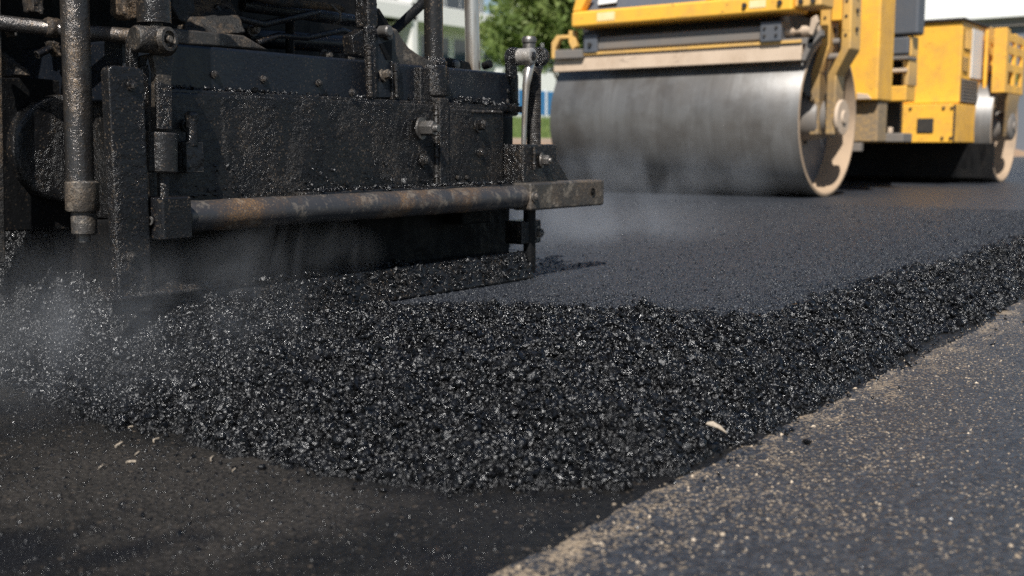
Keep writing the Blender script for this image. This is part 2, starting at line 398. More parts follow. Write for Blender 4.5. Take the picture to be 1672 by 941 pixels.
# ------------------------------------------------------------------ ground
jag = [(-30, .78), (.3, .77)] + [(.3 + .012 * i, .762 + .045 * float(fbm(np.array([.3 + .012 * i]), np.array([3.3]), 9, 4)[0])) for i in range(1, 260)] + [(3.5, .79), (300, .79)]
o = MB().add([(-30, -60, 0), (300, -60, 0)] + [(x, y, 0) for x, y in jag[::-1]], [tuple(range(len(jag) + 2))]).build('road', M['road']); struct(o)
o = MB().add([(x, y, 0) for x, y in jag] + [(300, 60, 0), (-30, 60, 0)], [tuple(range(len(jag) + 2))]).build('tacked_lane', M['tack']); struct(o)
o = MB().add([(-400, -400, -.03), (1500, -400, -.03), (1500, 1500, -.03), (-400, 1500, -.03)], [(0, 1, 2, 3)]).build('ground', M['road']); struct(o)

MATZ = .08
TOE = [(30., .80), (2.73, .785), (1.8, .764), (1.45, .755), (1.34, .815), (1.20, 1.00), (1.115, 1.284), (1.125, 1.548), (1.15, 2.056), (1.21, 2.349), (1.06, 2.8), (.8, 3.5)]
CREST = [(30., 1.165), (5., 1.155), (2.66, 1.15), (2.50, 1.22), (2.435, 1.485), (2.36, 1.785), (2.05, 2.0), (1.9, 2.09), (1.86, 3.5)]
def poly_dist(x, y, P):
    """signed distance to an open polyline; positive on the left of its direction"""
    best = np.full(x.shape, 1e9); sg = np.ones(x.shape)
    for (ax, ay), (bx, by) in zip(P[:-1], P[1:]):
        dx, dy = bx - ax, by - ay; L2 = dx * dx + dy * dy
        t = np.clip(((x - ax) * dx + (y - ay) * dy) / L2, 0, 1)
        ex, ey = x - ax - t * dx, y - ay - t * dy; d = np.hypot(ex, ey)
        cr = dx * (y - ay) - dy * (x - ax)
        m = d < best - 1e-9; best = np.where(m, d, best); sg = np.where(m, np.sign(cr), sg)
    return best * sg
def pile(x, y):
    wob = .07 * fbm(x, y, 7) + .09 * fbm(x + 9, y, 20, 3)
    d = -poly_dist(x, y, TOE) + wob            # inside the heap
    e = -poly_dist(x, y, CREST)                # beyond crest = on the mat
    d = np.maximum(d, 0); out = np.maximum(-e, 0)
    near = np.clip((2.9 - x) / .6, 0, 1)
    near = near * np.clip(out / .28, 0, 1)
    top = MATZ + .004 + near * (.028 + .05 * fbm(x, y, 3.3, 3))
    fall = 1 - np.exp(-d / .085)
    lin = np.clip(d / .33, 0, 1)
    h = top * (.62 * fall + .38 * lin) 
    h = h + .05 * np.exp(-(((x - 1.47) / .16) ** 2 + ((y - 2.02) / .22) ** 2)) * np.clip(d / .1, 0, 1)
    h = h + .25 * np.exp(-(((x - 1.40) / .27) ** 2 + ((y - 2.68) / .36) ** 2)) * np.clip(d / .3, 0, 1)
    h = h + .045 * np.exp(-(((x - 1.70) / .14) ** 2 + ((y - 2.06) / .10) ** 2))
    rd_ = np.clip(fbm(x + 11, y * .6, 10, 2), -.2, .2)
    h = h + (.075 * fbm(x + 3, y, 7, 3) + .085 * fbm(x, y + 7, 17, 2) + .05 * fbm(x + 5, y + 2, 42, 2) - .10 * np.maximum(rd_ - .06, 0)) * np.clip(d / .06, 0, 1) * np.clip(out / .1, .25, 1)
    # sink below the mat beyond the crest
    over = np.clip(e / .05, 0, 1)
    h = h * (1 - over) + (MATZ - .012) * over
    h = np.where(d <= 0, -.02, h)
    return h, d, e

MATEDGE = [(-1.0, 3.5)] 
mb = MB()
mpts = [(300, 1.14), (2.66, 1.13), (2.48, 1.20), (2.41, 1.47), (2.33, 1.76), (2.0, 1.96), (1.86, 2.06), (1.86, 11.4), (300, 11.4)]
mb.prism([(x, y, -.01) for x, y in mpts], (0, 0, MATZ + .01)); o = mb.build('asphalt_mat', M['mat']); struct(o)

def heap_grid(x0, x1, y0, y1, step):
    nx = int((x1 - x0) / step[0]) + 1; ny = int((y1 - y0) / step[1]) + 1
    gx, gy = np.meshgrid(np.linspace(x0, x1, nx), np.linspace(y0, y1, ny), indexing='ij')
    h, d, e = pile(gx, gy)
    h = h + (RNG.random(h.shape) - .5) * .005
    V = np.stack([gx.ravel(), gy.ravel(), h.ravel()], 1)
    i = np.arange(nx * ny).reshape(nx, ny)
    F = np.stack([i[:-1, :-1].ravel(), i[1:, :-1].ravel(), i[1:, 1:].ravel(), i[:-1, 1:].ravel()], 1)
    hv = h.ravel(); keep = (hv[F].max(1) > -.015) & (e.ravel()[F].min(1) < .06)
    return V, F[keep]
V1, F1 = heap_grid(.75, 2.62, .66, 3.3, (.007, .007))
V2, F2 = heap_grid(2.6, 14., .66, 1.28, (.02, .012))

def icos():
    t = (1 + 5 ** .5) / 2
    v = np.array([(-1, t, 0), (1, t, 0), (-1, -t, 0), (1, -t, 0), (0, -1, t), (0, 1, t), (0, -1, -t), (0, 1, -t), (t, 0, -1), (t, 0, 1), (-t, 0, -1), (-t, 0, 1)], float)
    v /= np.linalg.norm(v, axis=1)[:, None]
    f = np.array([(0, 11, 5), (0, 5, 1), (0, 1, 7), (0, 7, 10), (0, 10, 11), (1, 5, 9), (5, 11, 4), (11, 10, 2), (10, 7, 6), (7, 1, 8), (3, 9, 4), (3, 4, 2), (3, 2, 6), (3, 6, 8), (3, 8, 9), (4, 9, 5), (2, 4, 11), (6, 2, 10), (8, 6, 7), (9, 8, 1)])
    return v, f
ICV, ICF = icos()
VARS = np.stack([ICV * (1 + .85 * (RNG.random((12, 1)) - .5)) * np.array([1.15, .5 + .5 * RNG.random(), .32 + .45 * RNG.random()]) for _ in range(32)])
def rand_rot(n):
    q = RNG.normal(size=(n, 4)); q /= np.linalg.norm(q, axis=1)[:, None]; a, b, c, d = q.T
    return np.stack([np.stack([1 - 2 * (c * c + d * d), 2 * (b * c - a * d), 2 * (b * d + a * c)], 1), np.stack([2 * (b * c + a * d), 1 - 2 * (b * b + d * d), 2 * (c * d - a * b)], 1), np.stack([2 * (b * d - a * c), 2 * (c * d + a * b), 1 - 2 * (b * b + c * c)], 1)], 1)
def stones(P, rad):
    n = len(P); v = VARS[RNG.integers(0, len(VARS), n)] * rad[:, None, None]
    v = np.einsum('nij,nkj->nki', rand_rot(n), v) + P[:, None, :]
    F = (ICF[None] + (np.arange(n) * 12)[:, None, None]).reshape(-1, 3)
    return v.reshape(-1, 3), F, np.repeat(RNG.random(n), 12)
def scatter(n, x0, x1, y0, y1, rmed, rsig, mask, lift=.1):
    x = RNG.uniform(x0, x1, n); y = RNG.uniform(y0, y1, n); h, d, e = pile(x, y)
    k_ = mask(x, y, d, e); x, y, h, e = x[k_], y[k_], h[k_], e[k_]
    r = np.clip(np.exp(RNG.normal(math.log(rmed), rsig, len(x))), rmed * .45, rmed * 2.6)
    z = np.where(e > .0, np.maximum(h, MATZ - .001), np.maximum(h, 0)) + r * (lift + .5 * RNG.random(len(x)) - .2)
    return np.stack([x, y, z], 1), r
edge = lambda x, y: .16 * fbm(x, y, 9, 4) - .02
inside = lambda x, y, d, e: (d > .012) & (e < .01 + edge(x, y))
S = []
S.append(scatter(430000, .8, 2.6, .68, 3.1, .0032, .58, lambda x, y, d, e: inside(x, y, d, e) & (RNG.random(len(x)) < np.clip(.75 + 2.2 * fbm(x + 2, y + 9, 13, 3), .25, 1)) & (RNG.random(len(x)) < np.where(y > 2.3, .5, 1))))
S.append(scatter(9000, 1.0, 2.6, .70, 2.6, .0075, .25, inside, .3))
S.append(scatter(100000, 2.6, 6.0, .72, 1.24, .0046, .45, inside))
S.append(scatter(14000, 6.0, 16.0, .72, 1.24, .011, .36, inside))
# clods that rolled to the toe
S.append(scatter(3200, .9, 2.4, .62, 2.6, .0065, .35, lambda x, y, d, e: (d > .0) & (d < .05), .3))
S.append(scatter(40000, .85, 6.0, .62, 2.6, .0036, .4, lambda x, y, d, e: (d <= .0) & (RNG.random(len(x)) < .33 * np.exp(-np.maximum(0, poly_dist(x, y, TOE)) / .022)), .5))
# coarse grains left proud of the fresh mat near the heap
S.append(scatter(60000, 1.9, 4.5, 1.0, 2.1, .0030, .3, lambda x, y, d, e: (e > -.03) & (RNG.random(len(x)) < .95 * np.exp(-np.maximum(e, 0) / .05)), -.15))
S.append(scatter(16000, 4.5, 12, 1.0, 1.6, .0045, .3, lambda x, y, d, e: (e > -.02) & (RNG.random(len(x)) < .7 * np.exp(-np.maximum(e, 0) / .05)), -.15))
P = np.concatenate([a for a, b in S]); r = np.concatenate([b for a, b in S])
sv, sf, sr = stones(P, r)
print('stones', len(P))
o = fast_mesh('loose_asphalt', sv, sf, M['stone'], sr); struct(o, 'stuff', 'loose black hot asphalt heaped in front of the screed and along the fresh edge', 'asphalt heap')
n1 = len(V1)
hv = np.concatenate([V1, V2]); hf = np.concatenate([F1, F2 + n1])
hq = np.concatenate([hf[:, [0, 1, 2]], hf[:, [0, 2, 3]]])
nb_ = len(sv)
me = bpy.data.meshes.new('loose_asphalt')
allV = np.concatenate([sv, hv]); allF = np.concatenate([sf, hq + nb_]); allR = np.concatenate([sr, np.full(len(hv), .5)])
old = o.data; COL.objects.unlink(o); bpy.data.objects.remove(o); bpy.data.meshes.remove(old)
o = fast_mesh('loose_asphalt', allV, allF, M['stone'], allR)
o.data.materials.append(M['matrix'])
sm_ = np.repeat(RNG.random(len(sf) // 20) < .5, 20); o.data.polygons.foreach_set('use_smooth', np.concatenate([sm_, np.zeros(len(hq), bool)]))
mi = np.zeros(len(allF), dtype=np.int32); mi[len(sf):] = 1; o.data.polygons.foreach_set('material_index', mi)
struct(o, 'stuff', 'loose black hot asphalt heaped before the screed and along the edge of the fresh mat', 'asphalt heap')

# grit standing proud of the old surfaces
n = 52000; x = RNG.uniform(.55, 3.2, n); y = RNG.uniform(.72, 2.4, n)
k_ = (poly_dist(x, y, TOE) > .0) & (y > .79); x, y = x[k_], y[k_]
r = np.exp(RNG.normal(math.log(.0021), .35, len(x))); V, F, rn = stones(np.stack([x, y, -r * RNG.uniform(.0, .55, len(x))], 1), r)
o = fast_mesh('tacked_grit', V, F, M['stone'], rn, smooth=True); struct(o, 'stuff', 'black bitumen coated grit in the surface of the tacked lane', 'grit')
n = 60000; x = RNG.uniform(.5, 5.0, n); y = RNG.uniform(-1.6, .78, n)
k_ = RNG.random(n) < .10 + .55 * np.clip((y + .1) / .8, 0, 1) ** 2 * (.4 + 1.6 * np.clip(fbm(x, y, 6) + .5, 0, 1)); x, y = x[k_], y[k_]
r = np.exp(RNG.normal(math.log(.0021), .35, len(x))); V, F, rn = stones(np.stack([x, y, -r * RNG.uniform(.1, .6, len(x))], 1), r)
o = fast_mesh('road_grit', V, F, M['grit'], rn); struct(o, 'stuff', 'tan and grey grit worn out of the old road surface', 'grit')
n = 240000; x = 1.9 + 6.0 * RNG.random(n) ** 1.5; y = 1.1 + 3.2 * RNG.random(n) ** 1.4
e = -poly_dist(x, y, CREST)
k_ = (e > -.02) & (RNG.random(n) < .16 + .8 * np.exp(-np.maximum(e, 0) / .5)); x, y, e = x[k_], y[k_], e[k_]
r = np.exp(RNG.normal(math.log(.0030), .32, len(x))) * (1 + .13 * (x - 2)) * (1 + .35 * np.exp(-np.maximum(e, 0) / .12)); V, F, rn = stones(np.stack([x, y, MATZ - r * (-.1 + .6 * RNG.random(len(x))) ], 1), r)
o = fast_mesh('mat_grain', V, F, M['grain'], rn, smooth=True); struct(o, 'stuff', 'open black grain in the surface of the fresh mat', 'asphalt grain')
# pale chips lying on the tacked lane
def chip(px, py, ln, wd, ang, label, curl=0):
    ln *= .62; wd *= .5
    c = at(px, py, Z=0); n = 9; top = []
    ca, sa = math.cos(ang), math.sin(ang)
    mb = MB(); prof = []
    for i in range(n):
        t = i / (n - 1) * 2 - 1; wv = wd * (1 - t * t) ** .5 * (.8 + .3 * math.sin(i * 2.1 + ang)) + .0008
        off = curl * (1 - t * t) * ln
        prof.append((t * ln / 2, off - wv / 2, off + wv / 2))
    pts = [(a, b) for a, b, _ in prof] + [(a, c_) for a, _, c_ in prof[::-1]]
    z0 = c.z + .001
    P3 = [(c.x + a * ca - b * sa, c.y + a * sa + b * ca, z0) for a, b in pts]
    mb.prism(P3, (0, 0, wd * .35 + .002))
    o = mb.build('stone_chip', M['chip'], bevel=.0012)
    return tag(o, label, 'stone chip', 'pale stone chips on the dark tacked lane')
chip(194, 729, .045, .010, .55, 'largest pale chip on the dark lane, furthest from the heap toe')
chip(256, 721, .040, .006, .6, 'bent pale sliver beside the heap toe, right of the largest chip', .18)
chip(224, 743, .034, .004, .65, 'straight thin pale sliver in the middle of the scattered chips')
chip(214, 700, .026, .005, .5, 'small curled pale chip touching the heap toe behind the others', .2)
chip(214, 757, .026, .006, -.4, 'short hooked pale chip just in front of the straight sliver', .25)
chip(347, 751, .045, .004, .75, 'long thin pale sliver under the heap toe, with black grains beside it', .08)
chip(382, 770, .026, .004, .6, 'small pale splinter nearest the camera below the heap toe')
chip(165, 765, .030, .004, .6, 'faint narrow pale splinter lowest on the left of the scatter')
# pale flake on the heap
c = at(1168, 708, Z=.045); mb = MB()
pts = [(-.026, 0), (-.016, -.008), (.004, -.011), (.02, -.006), (.03, .002), (.016, .008), (-.006, .010), (-.02, .006)]
nrm_ = (UP * .55 + FW * .75).normalized(); c = c + Vector((0, 0, .014))
mb.prism([c + RT * (a * .62) - UP * (a * .25 + 9 * a * a) + nrm_ * (b * .55) for a, b in pts], Vector((-.3, -.3, .9)) * .0022)
tag(mb.build('pale_flake', M['chip'], bevel=.0008), 'pale tan flake caught on the black heap near its right toe', 'flake')

# ------------------------------------------------------------------ paver
PB = (2.0, 2.6, .08)
pv = thing('asphalt_paver', 'black tar-caked asphalt paver screed standing over the fresh mat', 'paver', PB)
YF = 2.09
X0 = 1.48; XR = at(820, 200, Y=YF).x
ztop = at(500, 160, Y=YF).z
m = MB().box((X0, XR), (YF, 2.5), (.335, .622)); m.build('screed_box', M['face'], pv, lumpy=(.0045, .0006, .009))
xr1 = at(712, 240, Y=YF).x; xr2 = at(727, 240, Y=YF).x
m = MB().box((xr1, xr2), (YF - .016, YF + .01), (.345, .640)); m.build('weld_rib', M['tar'], pv, lumpy=(.003, .0012, .01))
pw = at(735, 185, Y=YF - .006)
m = MB().box((xr2 + .004, XR - .004), (YF - .007, YF + .02), (.352, .612)); m.build('side_panel', M['face'], pv, bevel=.004)
# lower ledge with grime
xl = at(497, 310, Y=YF - .04).x
m = MB().box((xl, XR), (YF - .045, YF + .02), (.372, .388)); m.build('ledge', M['tar'], pv, lumpy=(.0035, .002, .01))
# upper beam, set back
YU = 2.13
zt = at(560, 95, Y=YU).z; XU = at(848, 140, Y=YU).x
m = MB().box((X0 - .03, XU), (YU, 2.55), (.60, zt)); m.build('upper_beam', M['smooth'], pv, bevel=.008)
m = MB().box((X0, XU - .02), (YU - .028, YU + .02), (.612, .630)); m.build('top_flange', M['tar'], pv, lumpy=(.0035, .0016, .012))
# stepped right end
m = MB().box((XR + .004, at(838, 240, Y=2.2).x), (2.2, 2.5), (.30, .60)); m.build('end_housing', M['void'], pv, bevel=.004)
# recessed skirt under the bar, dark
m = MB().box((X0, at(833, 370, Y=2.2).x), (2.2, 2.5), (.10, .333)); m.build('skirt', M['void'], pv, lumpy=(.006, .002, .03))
xs1 = at(820, 360, Y=2.14).x
m = MB().box((XR - .16, XR - .02), (2.12, 2.25), (.265, .31)); m.build('skirt_bracket', M['void'], pv, bevel=.005)
# strike-off blade
xb = at(870, 440, Y=2.04).x
m = MB().prism([(1.5, 2.034, .084), (1.5, 2.056, .080), (1.5, 2.084, .166), (1.5, 2.062, .171)], (xb - 1.5, 0, 0)); m.build('blade', M['tar'], pv, lumpy=(.0035, .0018, .01))
m = MB().box((1.5, xb - .01), (2.075, 2.21), (.147, .160)); m.build('blade_shelf', M['tar'], pv, bevel=.003)

# end gate plate and shoe
def rounded_rect(x0, x1, z0, z1, r, y, top_only=True, n=5):
    pts = [(x0, y, z0), (x1, y, z0)]
    for cx, cz, a0 in ((x1 - r, z1 - r, 0), (x0 + r, z1 - r, 90)):
        for i in range(n + 1):
            a = R(a0 + 90 * i / n); pts.append((cx + r * math.cos(a), y, cz + r * math.sin(a)))
    return pts
YG = 1.985
gx0 = at(186, 300, Y=YG).x; gx1 = at(242, 300, Y=YG).x; gz1 = at(200, 108, Y=YG).z; gz0 = at(200, 492, Y=YG).z
m = MB().prism(rounded_rect(gx0, gx1, gz0 - .03, gz1, .014, YG), (0, .028, 0)); m.build('end_gate', M['tar'], pv, lumpy=(.0028, .0007, .010))
# shoe: a thin curved plate under the gate
sp = []
for i in range(9):
    t = i / 8; sp.append(at(176 + 155 * t, 489 - 6 * math.sin(t * 3.1) - 19 * t * t, Y=YG - .02 + .03 * t))
m = MB()
for i in range(8):
    a, b = sp[i], sp[i + 1]
    m.add([a, b, b + Vector((0, .05, .02)), a + Vector((0, .05, .02)), a - Vector((0, 0, .009)), b - Vector((0, 0, .009)), b + Vector((0, .05, .011)), a + Vector((0, .05, .011))],
          [(0, 1, 2, 3), (7, 6, 5, 4), (0, 4, 5, 1), (1, 5, 6, 2), (2, 6, 7, 3), (3, 7, 4, 0)])
m.build('shoe', M['tar'], pv, lumpy=(.003, .001, .01))

# clevis above the gate: cross tube, eye, two arms, collar, rod, block
YC = 2.02
pc = at(252, 66, Y=YC); sc_ = 2.35 / FPX
m = MB().lathe(pc + Vector((-.050, .0, .0)), (1, 0, 0), [(0, .024), (.006, .028), (.042, .028), (.046, .031), (.085, .031), (.091, .027)], 28)
cl = m.build('clevis_tube', M['wornd'], pv, bevel=.002)
m = MB().lathe(pc + Vector((.006, -.028, .001)), (.25, -1, 0), [(0, .026), (.012, .025), (.013, .018), (.004, .016), (.004, .008), (.016, .007)], 28); m.build('pin', M['worn'], cl)
a1 = at(215, 70, Y=YC + .03).x
m = MB().prism([at(262, 70, Y=YC), at(287, 70, Y=YC), at(281, 130, Y=YC), at(279, 215, Y=YC), at(256, 215, Y=YC), at(256, 118, Y=YC), at(250, 92, Y=YC)], (0, .022, 0)); m.build('clevis_arm', M['wornd'], pv, bevel=.003)
m = MB().prism([at(212, 62, Y=YC + .03), at(228, 62, Y=YC + .03), at(226, 125, Y=YC + .03), at(212, 125, Y=YC + .03)], (0, .018, 0)); m.build('clevis_arm', M['tar'], pv, bevel=.003)
m = MB().prism([at(228, 92, Y=YC + .035), at(244, 88, Y=YC + .035), at(236, 116, Y=YC + .035), at(226, 118, Y=YC + .035)], (0, .012, 0)); m.build('clevis_web', M['dirt'], pv, bevel=.002)
# slotted guide behind arm
m = MB().prism([at(232, 108, Y=2.04), at(243, 104, Y=2.04), at(243, 215, Y=2.04), at(232, 215, Y=2.04)], (0, .03, 0)); m.build('guide_strip', M['tar'], pv, lumpy=(.0028, .001, .008))
m = MB().prism([at(257, 132, Y=YC - .014), at(282, 140, Y=YC - .014), at(282, 212, Y=YC - .014), at(258, 212, Y=YC - .014)], (0, .012, 0)); m.build('slot_plate', M['tar'], pv, bevel=.003)
c1 = at(264, 217, Y=YC); c2 = at(264, 282, Y=YC)
m = MB().lathe(c1, c2 - c1, [(0, .031), (.003, .0335), ((c2 - c1).length - .003, .0335), ((c2 - c1).length, .031)], 28); m.build('collar', M['post'], pv)
m = MB().cyl(at(266, 275, Y=YC), at(267, 330, Y=YC), .0125); m.build('threaded_rod', M['tar'], pv)
bl0 = at(233, 321, Y=YC - .035); bl1 = at(300, 390, Y=YC - .035)
m = MB(); bx0, bx1 = at(240, 350, Y=1.99).x, at(302, 350, Y=1.99).x; bz0, bz1 = at(266, 392, Y=1.98).z, at(266, 322, Y=1.98).z
m.prism([(bx0 - .004, 2.02, bz0), (bx0 + .024, 1.965, bz0), (bx1, 1.965, bz0), (bx1, 2.06, bz0), (bx0 - .004, 2.06, bz0)], (0, 0, bz1 - bz0))
bk = m.build('block', M['tarflat'], pv, bevel=.004)
bcn = Vector((bx0 + .008, 1.992, (bz0 + bz1) / 2 - .004)); m = MB().lathe(bcn, (-.9, -.45, 0), [(0, .010), (.006, .0095), (.006, .006), (.001, .005)], 16); m.build('bolt', M['bolt'], bk)
# the long horizontal bar
YB = 2.02
zb = at(575, 338, Y=YB).z; xb1 = at(856, 325, Y=YB).x
m = MB()
prof = []; Lb = xb1 - bx1
for i in range(41): prof.append((Lb * i / 40, .0355 + .0006 * math.sin(i * 1.7) + (.003 if i < 1 else 0)))
m.lathe((bx1 + .002, YB, zb), (1, 0, 0), prof, 36); m.build('push_bar', M['rust'], pv)
m = MB().lathe((bx1 - .002, YB, zb), (1, 0, 0), [(0, .038), (.004, .041), (.012, .041), (.016, .038)], 36); m.build('weld_collar', M['tar'], pv, lumpy=(.0025, .0015, .008))
# right end: square stub, bolt, hole ring
xe = at(979, 315, Y=YB - .02).x; za0, za1 = at(940, 336, Y=YB - .03).z, at(940, 295, Y=YB - .03).z
za0, za1 = zb - .043, zb + .043
m = MB().box((xb1 - .02, xe), (YB - .04, YB + .035), (za0, za1)); sq = m.build('bar_end', M['worn'], pv, bevel=.008)
def bolt(p, axis, r, h, parent, mat=None, washer=True):
    p = Vector(p); ax = Vector(axis).normalized(); m = MB()
    if washer: m.lathe(p - ax * .002, ax, [(0, r * 1.45), (.006, r * 1.45)], 20)
    m.hexnut(p + ax * .003, ax, r, h); m.lathe(p + ax * (h + .002), ax, [(0, r * .55), (h * .35, r * .5)], 14)
    return m.build('bolt', mat or M['bolt'], parent, bevel=.0012)
bolt((at(872, 322, Y=YB - .04).x, YB - .041, zb), (0, -1, 0), .011, .009, sq)
hx = at(967, 313, Y=YB - .04); m = MB().lathe((hx.x, YB - .0445, hx.z), (0, 1, 0), [(0, .012), (.003, .012), (.003, .0075), (0.001, .0075)], 20, cap=False); m.lathe((hx.x, YB - .043, hx.z), (0, -1, 0), [(0, .0075), (.0008, .007)], 16); m.build('hole_ring', M['void'], sq)
# screw jack at the right end
YJ = 2.06
jx = at(868, 200, Y=YJ).x
m = MB().box((at(838, 260, Y=YJ).x, at(893, 260, Y=YJ).x), (YJ - .04, YJ + .05), (at(865, 299, Y=YJ).z, at(865, 236, Y=YJ).z)); jb = m.build('jack_block', M['tar'], pv, lumpy=(.003, .001, .01))
bolt((at(884, 262, Y=YJ - .04).x, YJ - .042, at(884, 262, Y=YJ - .04).z), (.35, -1, 0), .017, .022, jb)
m = MB().cyl((jx, YJ, za1 - .01), (jx, YJ, at(868, 296, Y=YJ).z + .01), .02); m.build('jack_neck', M['tar'], pv)
zj1 = at(868, 110, Y=YJ).z; zj0 = at(868, 240, Y=YJ).z
prof = []; nth = 46
for i in range(nth * 2 + 1): prof.append(((zj1 - zj0) * i / (nth * 2), .0245 if i % 2 else .0222))
m = MB().lathe((jx + .012, YJ, zj0), (0, 0, 1), prof, 20); m.build('jack_screw', M['tarflat'], pv)
# fork and pin on top
pj = at(862, 92, Y=YJ)
pe_ = at(871, 92, Y=YJ - .055)
m = MB().lathe(pe_, (-.1, 1, 0), [(0, .017), (.001, .0235), (.003, .0255), (.050, .0255), (.053, .023)], 28); je = m.build('jack_eye', M['eye'], pv)
m = MB().lathe(pe_, (.1, -1, 0), [(-.002, .015), (.003, .014), (.004, .008), (.006, .006)], 20); m.build('pin', M['tarflat'], je)
for px_, rr in ((841, .029), (883, .031)):
    p_ = at(px_, 93, Y=YJ + .02); m = MB().lathe(p_ + Vector((-.016, .0, .0)), (1, .25, 0), [(0, rr * .86), (.006, rr), (.026, rr), (.032, rr * .86)], 28); m.build('jack_fork', M['tar'], pv, bevel=.002)
q = lambda a, b: at(a, b, Y=YJ + .01)
m = MB().prism([q(832, 95), q(842, 95), q(846, 120), q(841, 130), q(833, 126)], (0, .02, 0)); m.build('jack_lug', M['tar'], pv, bevel=.003)
m = MB().prism([q(878, 108), q(890, 102), q(881, 132), q(878, 236), q(872, 236), q(872, 122)], (0, .03, 0)); m.build('jack_strap', M['tar'], pv, bevel=.003)
m = MB().lathe(at(864, 80, Y=YJ), (0, 0, 1), [(0, .020), (.018, .020), (.019, .023), (.030, .024), (.038, .019)], 20); m.build('jack_cap', M['bolt'], pv)
rodp = [at(866, 104, Y=YJ - .034), at(862, 122, Y=YJ - .036), at(859, 140, Y=YJ - .036), at(857.5, 165, Y=YJ - .03), at(856, 200, Y=YJ - .028), at(855, 236, Y=YJ - .02)]
m = MB().tube(rodp, [.015, .0145, .012, .0095, .0085, .008], 12); m.build('locking_rod', M['chrome'], pv, label='bright bent locking rod')
# lower part of the jack
m = MB().cyl((jx - .01, YJ, .30), (jx - .01, YJ, .10), .02); m.build('jack_screw', M['void'], pv)
lb0, lb1 = at(832, 362, Y=2.1), at(885, 398, Y=2.03)
m = MB().box((lb0.x, at(884, 380, Y=2.05).x), (2.05, 2.12), (at(860, 399, Y=2.05).z, at(860, 361, Y=2.05).z)); jl = m.build('lower_clamp', M['tar'], pv, bevel=.005)
bolt((at(876, 380, Y=2.05).x, 2.048, at(876, 380, Y=2.05).z), (.2, -1, 0), .015, .016, jl)
# gusset right of the jack block
q = lambda a, b: at(a, b, Y=2.10)
m = MB().prism([q(884, 236), q(897, 238), q(928, 292), q(928, 298), q(884, 298)], (0, .016, 0)); m.build('gusset', M['tarflat'], pv, bevel=.003)
q = lambda a, b: at(a, b, Y=2.24)
m = MB().prism([q(826, 165), q(840, 160), q(834, 250), q(826, 302), q(818, 302)], (0, .016, 0)); m.build('gusset', M['tarflat'], pv, bevel=.003)

# bolts on the face
bolt(at(688, 210, Y=YF - .006), (.2, -1, 0), .022, .040, pv)
bolt(at(692, 262, Y=YF - .002), (.1, -1, 0), .014, .012, pv, M['tar'])
bolt(at(782, 205, Y=YF - .007), (0, -1, .1), .016, .020, pv, M['tar'])
bolt(at(784, 250, Y=YF - .007), (0, -1, 0), .010, .010, pv, M['tar'])
# hanging bolt lug left of the face
q1 = at(313, 182, Y=2.05); q2 = at(313, 240, Y=2.05); q3 = at(316, 282, Y=2.05)
m = MB().lathe(q2, q1 - q2, [(0, .014), (.05, .013), (.07, .016), (.078, .012)], 16); m.build('eye_bolt', M['tar'], pv, lumpy=(.0025, .0012, .008))
m = MB().box((q2.x - .022, q2.x + .024), (2.04, 2.09), (q3.z, q2.z + .012)); m.build('lug_block', M['tar'], pv, lumpy=(.0028, .0015, .01))

# bracket pair and gusset on the upper beam
YK = 2.10
q = lambda a, b, y=YK: at(a, b, Y=y)
m = MB().prism([q(598, 42), q(614, 42), q(616, 160), q(606, 163), q(604, 162)], (0, .014, 0)); m.build('bracket', M['tar'], pv, lumpy=(.0028, .001, .008))
m = MB().prism([q(604, 50, 2.112), q(640, 42, 2.112), q(646, 60, 2.112), q(652, 160, 2.112), q(604, 160, 2.112)], (0, .012, 0)); br = m.build('bracket', M['smooth'], pv, bevel=.003)
m = MB().prism([q(640, 100, 2.105), q(652, 102, 2.105), q(654, 163, 2.105), q(641, 163, 2.105)], (0, .012, 0)); m.build('bracket', M['tar'], pv, bevel=.003)
m = MB().lathe(at(622, 52, Y=2.112), (0, -1, .0), [(0, .016), (.03, .016), (.034, .012)], 18); m.build('pin', M['bolt'], br)
m = MB().lathe(at(632, 58, Y=2.112), (0, -1, .0), [(0, .014), (.01, .013)], 18); m.build('pin', M['worn'], br)
bolt(at(626, 124, Y=2.112), (.3, -1, .3), .013, .018, br, M['worn'])
m = MB().prism([q(620, 72, 2.1085), q(640, 66, 2.1085), q(640, 98, 2.1085), q(632, 98, 2.1085)], (0, .003, 0)); m.build('slot', M['void'], br)
YL = 2.15
pts = [at(a, b, Y=YL) for a, b in ((640, 44), (648, 48), (656, 62), (668, 78), (682, 88), (700, 98), (716, 104), (716, 125), (640, 125))]
m = MB().prism(pts, (0, .02, 0)); m.build('gusset', M['worn'], pv, bevel=.004)
# column left of the bracket, post and sleeve
YP = 2.18
m = MB().prism([at(598, -40, Y=YP), at(615, -40, Y=YP), at(616, 45, Y=YP), at(602, 45, Y=YP)], (0, .05, 0)); m.build('column', M['tar'], pv, lumpy=(.0035, .002, .012))
m = MB().prism([at(612, 12, Y=YP + .06), at(620, 14, Y=YP + .06), at(640, 46, Y=YP + .06), at(618, 60, Y=YP + .06)], (0, .02, 0)); m.build('gusset', M['void'], pv, bevel=.003)
p1 = at(708.5, 105, Y=YP); p0 = at(708.5, -60, Y=YP); p0.x = p1.x; rp = .0285
m = MB().cyl(p1 - Vector((0, 0, .1)), Vector((p1.x, p1.y, 1.25)), rp, n=32); m.build('post', M['post'], pv)
m = MB().lathe(p1 - Vector((0, 0, .005)), (0, 0, 1), [(0, .036), (.004, .0395), (.012, .039), (.018, .033), (.022, .0335), (.026, .03)], 32); m.build('collar', M['tar'], pv, lumpy=(.0028, .001, .008))
ps = at(708, 108, Y=YU - .01)
